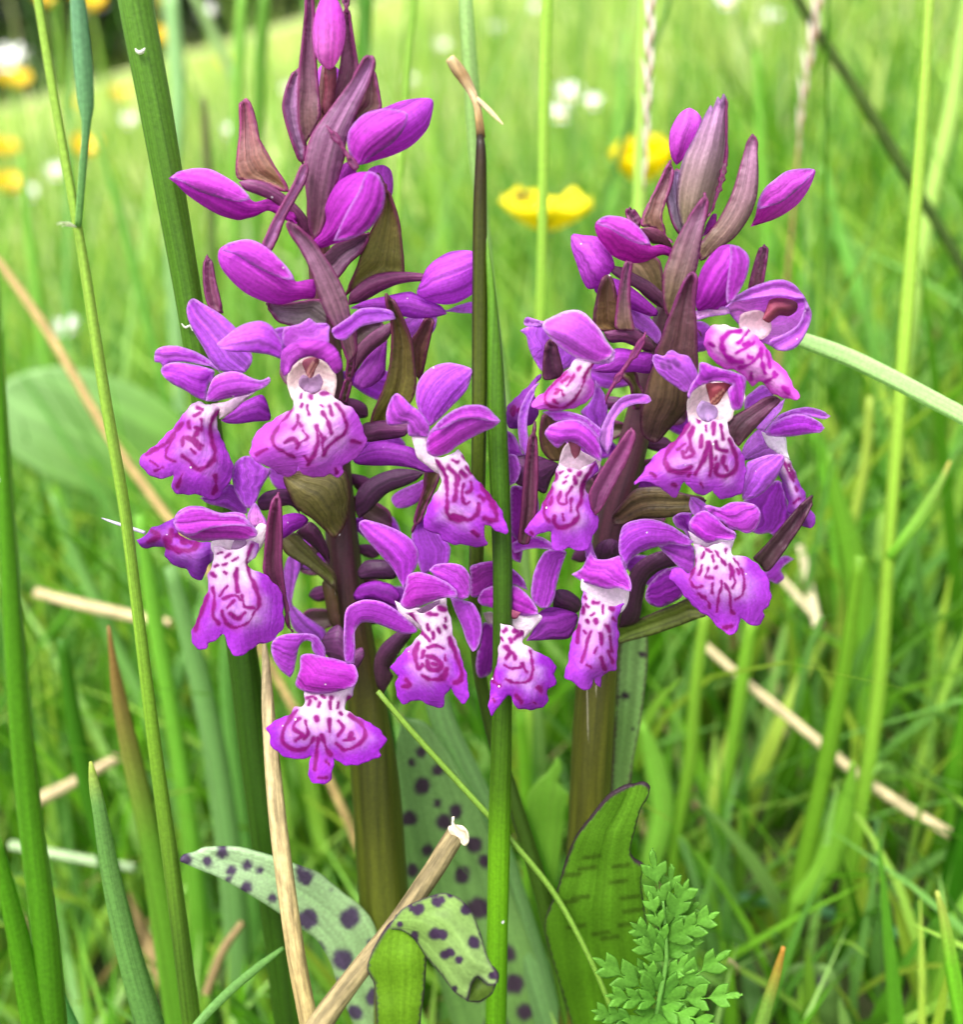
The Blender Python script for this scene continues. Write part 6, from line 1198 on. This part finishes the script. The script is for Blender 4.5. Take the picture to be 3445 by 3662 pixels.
# ---------------------------------------------------------------- feathery cut leaf
fe = empty('feathery_leaf_plant', to_world(src('B2', [(820, 1760)]), np.array([112.0]))[0])
thing(fe, 'bright green feathery cut leaf plant at the foot of the shorter orchid', 'plant')
rod('leaf_stalk', [(838, 1150, 6), (850, 1300, 9), (852, 1420, 10), (822, 1585, 12), (800, 1720, 12), (790, 1850, 12)], 'leaf', fe, None, [101, 101.5, 102, 103, 105, 107], fr='B2', sides=8, n=30, cfun='#74ac4c')
def leaflet(base, tip, hw, d0, d1, n=4, c='#5c9c4c', seed=0):
    r = random.Random(seed)
    b_, t_ = np.array(base, float), np.array(tip, float)
    ax = t_ - b_; Ln = np.hypot(*ax); ax /= Ln; nr = np.array([-ax[1], ax[0]])
    def side(s):
        out = []
        for i in range(n):                               # narrow forward-pointing lobes either side of the midrib
            dv = ax * 0.78 + nr * s * r.uniform(0.55, 0.72); dv /= np.hypot(*dv)
            pv = ax - dv * (ax @ dv); pv /= np.hypot(*pv)
            lb = hw * 1.6 * (1 - 0.12 * abs(i - 0.6)) * r.uniform(0.88, 1.1); wv = min(lb * 0.31, Ln / (n + 1) * 0.48)
            q_ = b_ + ax * Ln * (i + 0.45) / (n + 0.75)
            out += [q_ - ax * wv * 1.0 + nr * s * 4, q_ + dv * lb * 0.55 - pv * wv, q_ + dv * lb, q_ + dv * lb * 0.55 + pv * wv * 0.9, q_ + ax * wv * 1.2 + nr * s * 5]
        return out + [b_ + ax * Ln * 0.86 + nr * s * hw * 0.2]
    lft = side(1); rgt = side(-1)
    pts = [b_] + lft + [t_] + rgt[::-1]
    o = piece('leaflet', 'B2', [tuple(p) for p in pts], 'leaf', fe, None, (-d0, -d1), bulge=0.15, fold=0.35, c0=c, c1='#6ca63c', thick=0.25, grid=7, wob=0.3, depth=lambda V: np.zeros(len(V)))
    return o
LF = [((848, 1290), (788, 915), 60, 102, 100), ((852, 1280), (880, 985), 50, 102.5, 101), ((856, 1290), (955, 1055), 55, 102, 99.5), ((856, 1330), (1092, 1200), 55, 102, 99), ((846, 1340), (772, 1100), 42, 101.5, 100), ((846, 1390), (695, 1245), 45, 102, 99.5),
      ((846, 1420), (705, 1320), 40, 102, 100), ((856, 1400), (1010, 1290), 45, 103, 101), ((826, 1560), (755, 1425), 40, 103, 101), ((816, 1580), (525, 1405), 62, 103, 99), ((812, 1600), (582, 1575), 45, 103, 98.5), ((830, 1590), (1145, 1370), 62, 103, 100.5),
      ((830, 1600), (1195, 1570), 58, 103, 99), ((824, 1620), (1090, 1720), 52, 103.5, 98.5), ((814, 1640), (830, 1790), 42, 104, 99), ((808, 1630), (630, 1770), 52, 104, 98.5), ((850, 1480), (980, 1420), 40, 103, 101.5), ((700, 1690), (520, 1640), 40, 101, 99), ((880, 1250), (1000, 1160), 45, 103.5, 102), ((836, 1500), (690, 1440), 40, 103.5, 101.5)]
for i, (a, b_, hw, d0, d1) in enumerate(LF):
    leaflet(a, b_, hw * 1.08, d0, d1, 3 if np.hypot(b_[0] - a[0], b_[1] - a[1]) > 180 else 2, ['#568c2e', '#5f9a34', '#4e842c'][i % 3], i)

# ---------------------------------------------------------------- buttercups and white meadow flowers
def buttercup(xy, d, size, lab, tilt=(0.0, 0.0), openness=0.8, group=None, parts=True, seed=0, yellow='#f8e80c', name='buttercup', cat='buttercup'):
    """five broad glossy petals in a shallow cup on a thin stalk; size = radius in m"""
    r = random.Random(seed)
    c = to_world(src('D', [xy]), np.array([d]))[0]
    gz = ground_z(c[0], c[1])
    root = empty(name, (c[0], c[1], gz))
    thing(root, lab, cat, group)
    n_s = 10
    W = np.stack([c[0] + 0.006 * np.sin(np.linspace(0, 2, n_s)), c[1] + np.linspace(0.0, 0.01, n_s), np.linspace(c[2] - size * 0.1, gz - 0.004, n_s)], 1)
    tube('stalk', W, np.full(n_s, size * 0.07 + 0.0004), 'rush', root, None, 8, '#84b040')
    tx, ty = tilt
    Rx = np.array([[1, 0, 0], [0, math.cos(tx), -math.sin(tx)], [0, math.sin(tx), math.cos(tx)]])
    Ry = np.array([[math.cos(ty), 0, math.sin(ty)], [0, 1, 0], [-math.sin(ty), 0, math.cos(ty)]])
    Rm = Ry @ Rx
    for p in range(5):
        a0 = p * 2 * math.pi / 5 + 0.2 + r.uniform(-.12, .12)
        V, K1, K2 = [], 8, 9
        el = openness * r.uniform(0.85, 1.2)
        for i in range(K1):
            u = i / (K1 - 1)
            wd = size * 0.62 * (0.14 + 0.86 * math.sin(min(1, u * 1.18) * math.pi / 2)**1.1) * (1 if u < 0.85 else 1 - (u - 0.85) * 2.2)
            rr = size * (0.1 + 0.9 * u) * (math.cos(el * (0.35 + 0.6 * u)))
            zz = size * math.sin(el) * u**1.6 * 0.9
            for j in range(K2):
                k_ = j / (K2 - 1) * 2 - 1
                lx = rr - size * 0.10 * k_ * k_ * u; ly = k_ * wd; lz = zz + size * 0.16 * k_ * k_
                q = np.array([lx * math.cos(a0) - ly * math.sin(a0), lx * math.sin(a0) + ly * math.cos(a0), lz])
                V.append(c + Rm @ q)
        F = [(i * K2 + j, i * K2 + j + 1, (i + 1) * K2 + j + 1, (i + 1) * K2 + j) for i in range(K1 - 1) for j in range(K2 - 1)]
        o = link_mesh('petal', V, F, M['yellow'], root, None, np.tile(lin(yellow), (len(V), 1)), np.zeros((len(V), 2)))
        sm = o.modifiers.new('thickness', 'SOLIDIFY'); sm.thickness = 0.00025
    V, F = [], []
    for i in range(60):                                   # stamens in the middle, one tuft
        a0, rr = r.uniform(0, 6.28), size * 0.24 * math.sqrt(r.random())
        b_ = np.array([rr * math.cos(a0) * 0.5, rr * math.sin(a0) * 0.5, 0]); t_ = np.array([rr * math.cos(a0), rr * math.sin(a0), size * r.uniform(0.22, 0.34)])
        k_ = len(V); e = size * 0.02
        V += [c + Rm @ (b_ + [e, 0, 0]), c + Rm @ (b_ - [e, 0, 0]), c + Rm @ (t_ - [e * 1.8, 0, 0]), c + Rm @ (t_ + [e * 1.8, 0, 0])]
        F.append((k_, k_ + 1, k_ + 2, k_ + 3))
    link_mesh('stamen_tuft', V, F, M['yellow'], root, None, np.tile(lin('#e0c010'), (len(V), 1)), np.zeros((len(V), 2)), smooth=False)
    return root
bc = buttercup((1058, 445), 225, 0.0108, 'yellow buttercup between the two orchids, a thin stalk crossing it', (0.12, 0.05), 0.55, 'near buttercups', seed=2)
buttercup((1248, 352), 262, 0.0100, 'yellow buttercup behind the shorter orchid top, petals raised in a V', (0.3, -0.1), 1.0, 'near buttercups', seed=5)
# small dark insect on the rim of the nearer buttercup
ic = to_world(src('D', [(1012, 381)]), np.array([221.0]))[0]
bo = empty('small_beetle', ic); thing(bo, 'tiny dark beetle sitting on the rim of the nearer buttercup', 'beetle')
for nm, dx, sx, sz in (('body', 0, 0.0016, 0.0007), ('head', 0.0019, 0.0006, 0.0005)):
    th = np.linspace(0, math.pi, 8); W = np.stack([ic[0] + dx - np.cos(th) * sx, np.full(8, ic[1]), np.full(8, ic[2])], 1)
    tube(nm, W, np.sin(th) * sz + 2e-5, 'rush', bo, None, 8, '#1c1610')
for i in range(6):
    x0 = ic[0] + (i % 3 - 1) * 0.0009; s = -1 if i < 3 else 1
    W = np.array([[x0, ic[1], ic[2]], [x0, ic[1] + s * 0.0008, ic[2] + 0.0002], [x0, ic[1] + s * 0.0013, ic[2] - 0.0007]])
    tube('leg', W, np.full(3, 0.00008), 'rush', bo, None, 5, '#1c1610')
for i, (x, y, d) in enumerate([(175, 18, 520), (316, 84, 620), (30, 168, 560), (165, 300, 500), (320, 10, 900), (90, 8, 800), (8, 300, 600), (230, 190, 900), (20, 370, 520), (435, 130, 1100), (150, 205, 1300), (1840, 170, 900)]):
    buttercup((x, y), d, 0.0095, 'far blurred buttercup in the meadow grass', (0.4, 0.2), 0.7, 'far buttercups', seed=20 + i, yellow='#f6d80c')

def white_flower(xy, d, size, seed):
    r = random.Random(seed)
    c = to_world(src('D', [xy]), np.array([d]))[0]; gz = ground_z(c[0], c[1])
    root = empty('white_flower', (c[0], c[1], min(gz, c[2])))
    thing(root, 'small white blurred flower dotted in the meadow grass', 'flower', 'white meadow flowers')
    W = np.stack([np.full(6, c[0]), np.full(6, c[1]), np.linspace(c[2], min(gz, c[2] - 0.01) - 0.004, 6)], 1)
    tube('stalk', W, np.full(6, 0.0006), 'rush', root, None, 6, '#84b040')
    n = 10
    for p in range(n):
        a0 = p * 2 * math.pi / n; V = []
        for u in (0.1, 0.4, 0.75, 1.0):
            for k_ in (-1, 0, 1):
                w_ = size * 0.26 * math.sin(math.pi * min(0.93, u * 0.75 + 0.15)); lx, ly = size * u, k_ * w_
                q = np.array([lx * math.cos(a0) - ly * math.sin(a0), (lx * math.sin(a0) + ly * math.cos(a0)) * 0.8 - size * 0.1, size * 0.35 * u + (lx * math.sin(a0)) * 0.6])
                V.append(c + q)
        F = [(i * 3 + j, i * 3 + j + 1, (i + 1) * 3 + j + 1, (i + 1) * 3 + j) for i in range(3) for j in range(2)]
        o = link_mesh('petal', V, F, M['white'], root, None, np.tile(lin('#f4f4ee'), (len(V), 1)), np.zeros((len(V), 2)))
    th = np.linspace(0, math.pi, 6)
    W = np.stack([np.full(6, c[0]), np.full(6, c[1] - size * 0.1), c[2] + size * 0.1 - np.cos(th) * size * 0.12], 1)
    tube('disc', W, np.sin(th) * size * 0.28 + 1e-5, 'yellow', root, None, 8, '#e8c430')
for i, (x, y, d, s) in enumerate([(18, 128, 420, .009), (1105, 192, 400, .0065), (1088, 228, 400, .006), (1150, 205, 430, .005), (1412, 10, 500, .008), (1500, 40, 620, .007), (1782, 642, 300, .0035), (1832, 950, 280, .0035), (1820, 985, 300, .003), (130, 640, 300, .004),
                                  (400, 30, 700, .008), (110, 340, 600, .007), (250, 240, 700, .007), (560, 180, 800, .007), (860, 95, 900, .008), (960, 60, 1000, .009), (1040, 20, 1100, .009), (1730, 100, 800, .008), (1640, 60, 900, .008), (60, 380, 650, .007), (800, 160, 900, .007), (450, 260, 600, .006), (1710, 910, 330, .003), (1600, 990, 330, .003)]):
    white_flower((x, y), d, s, i)
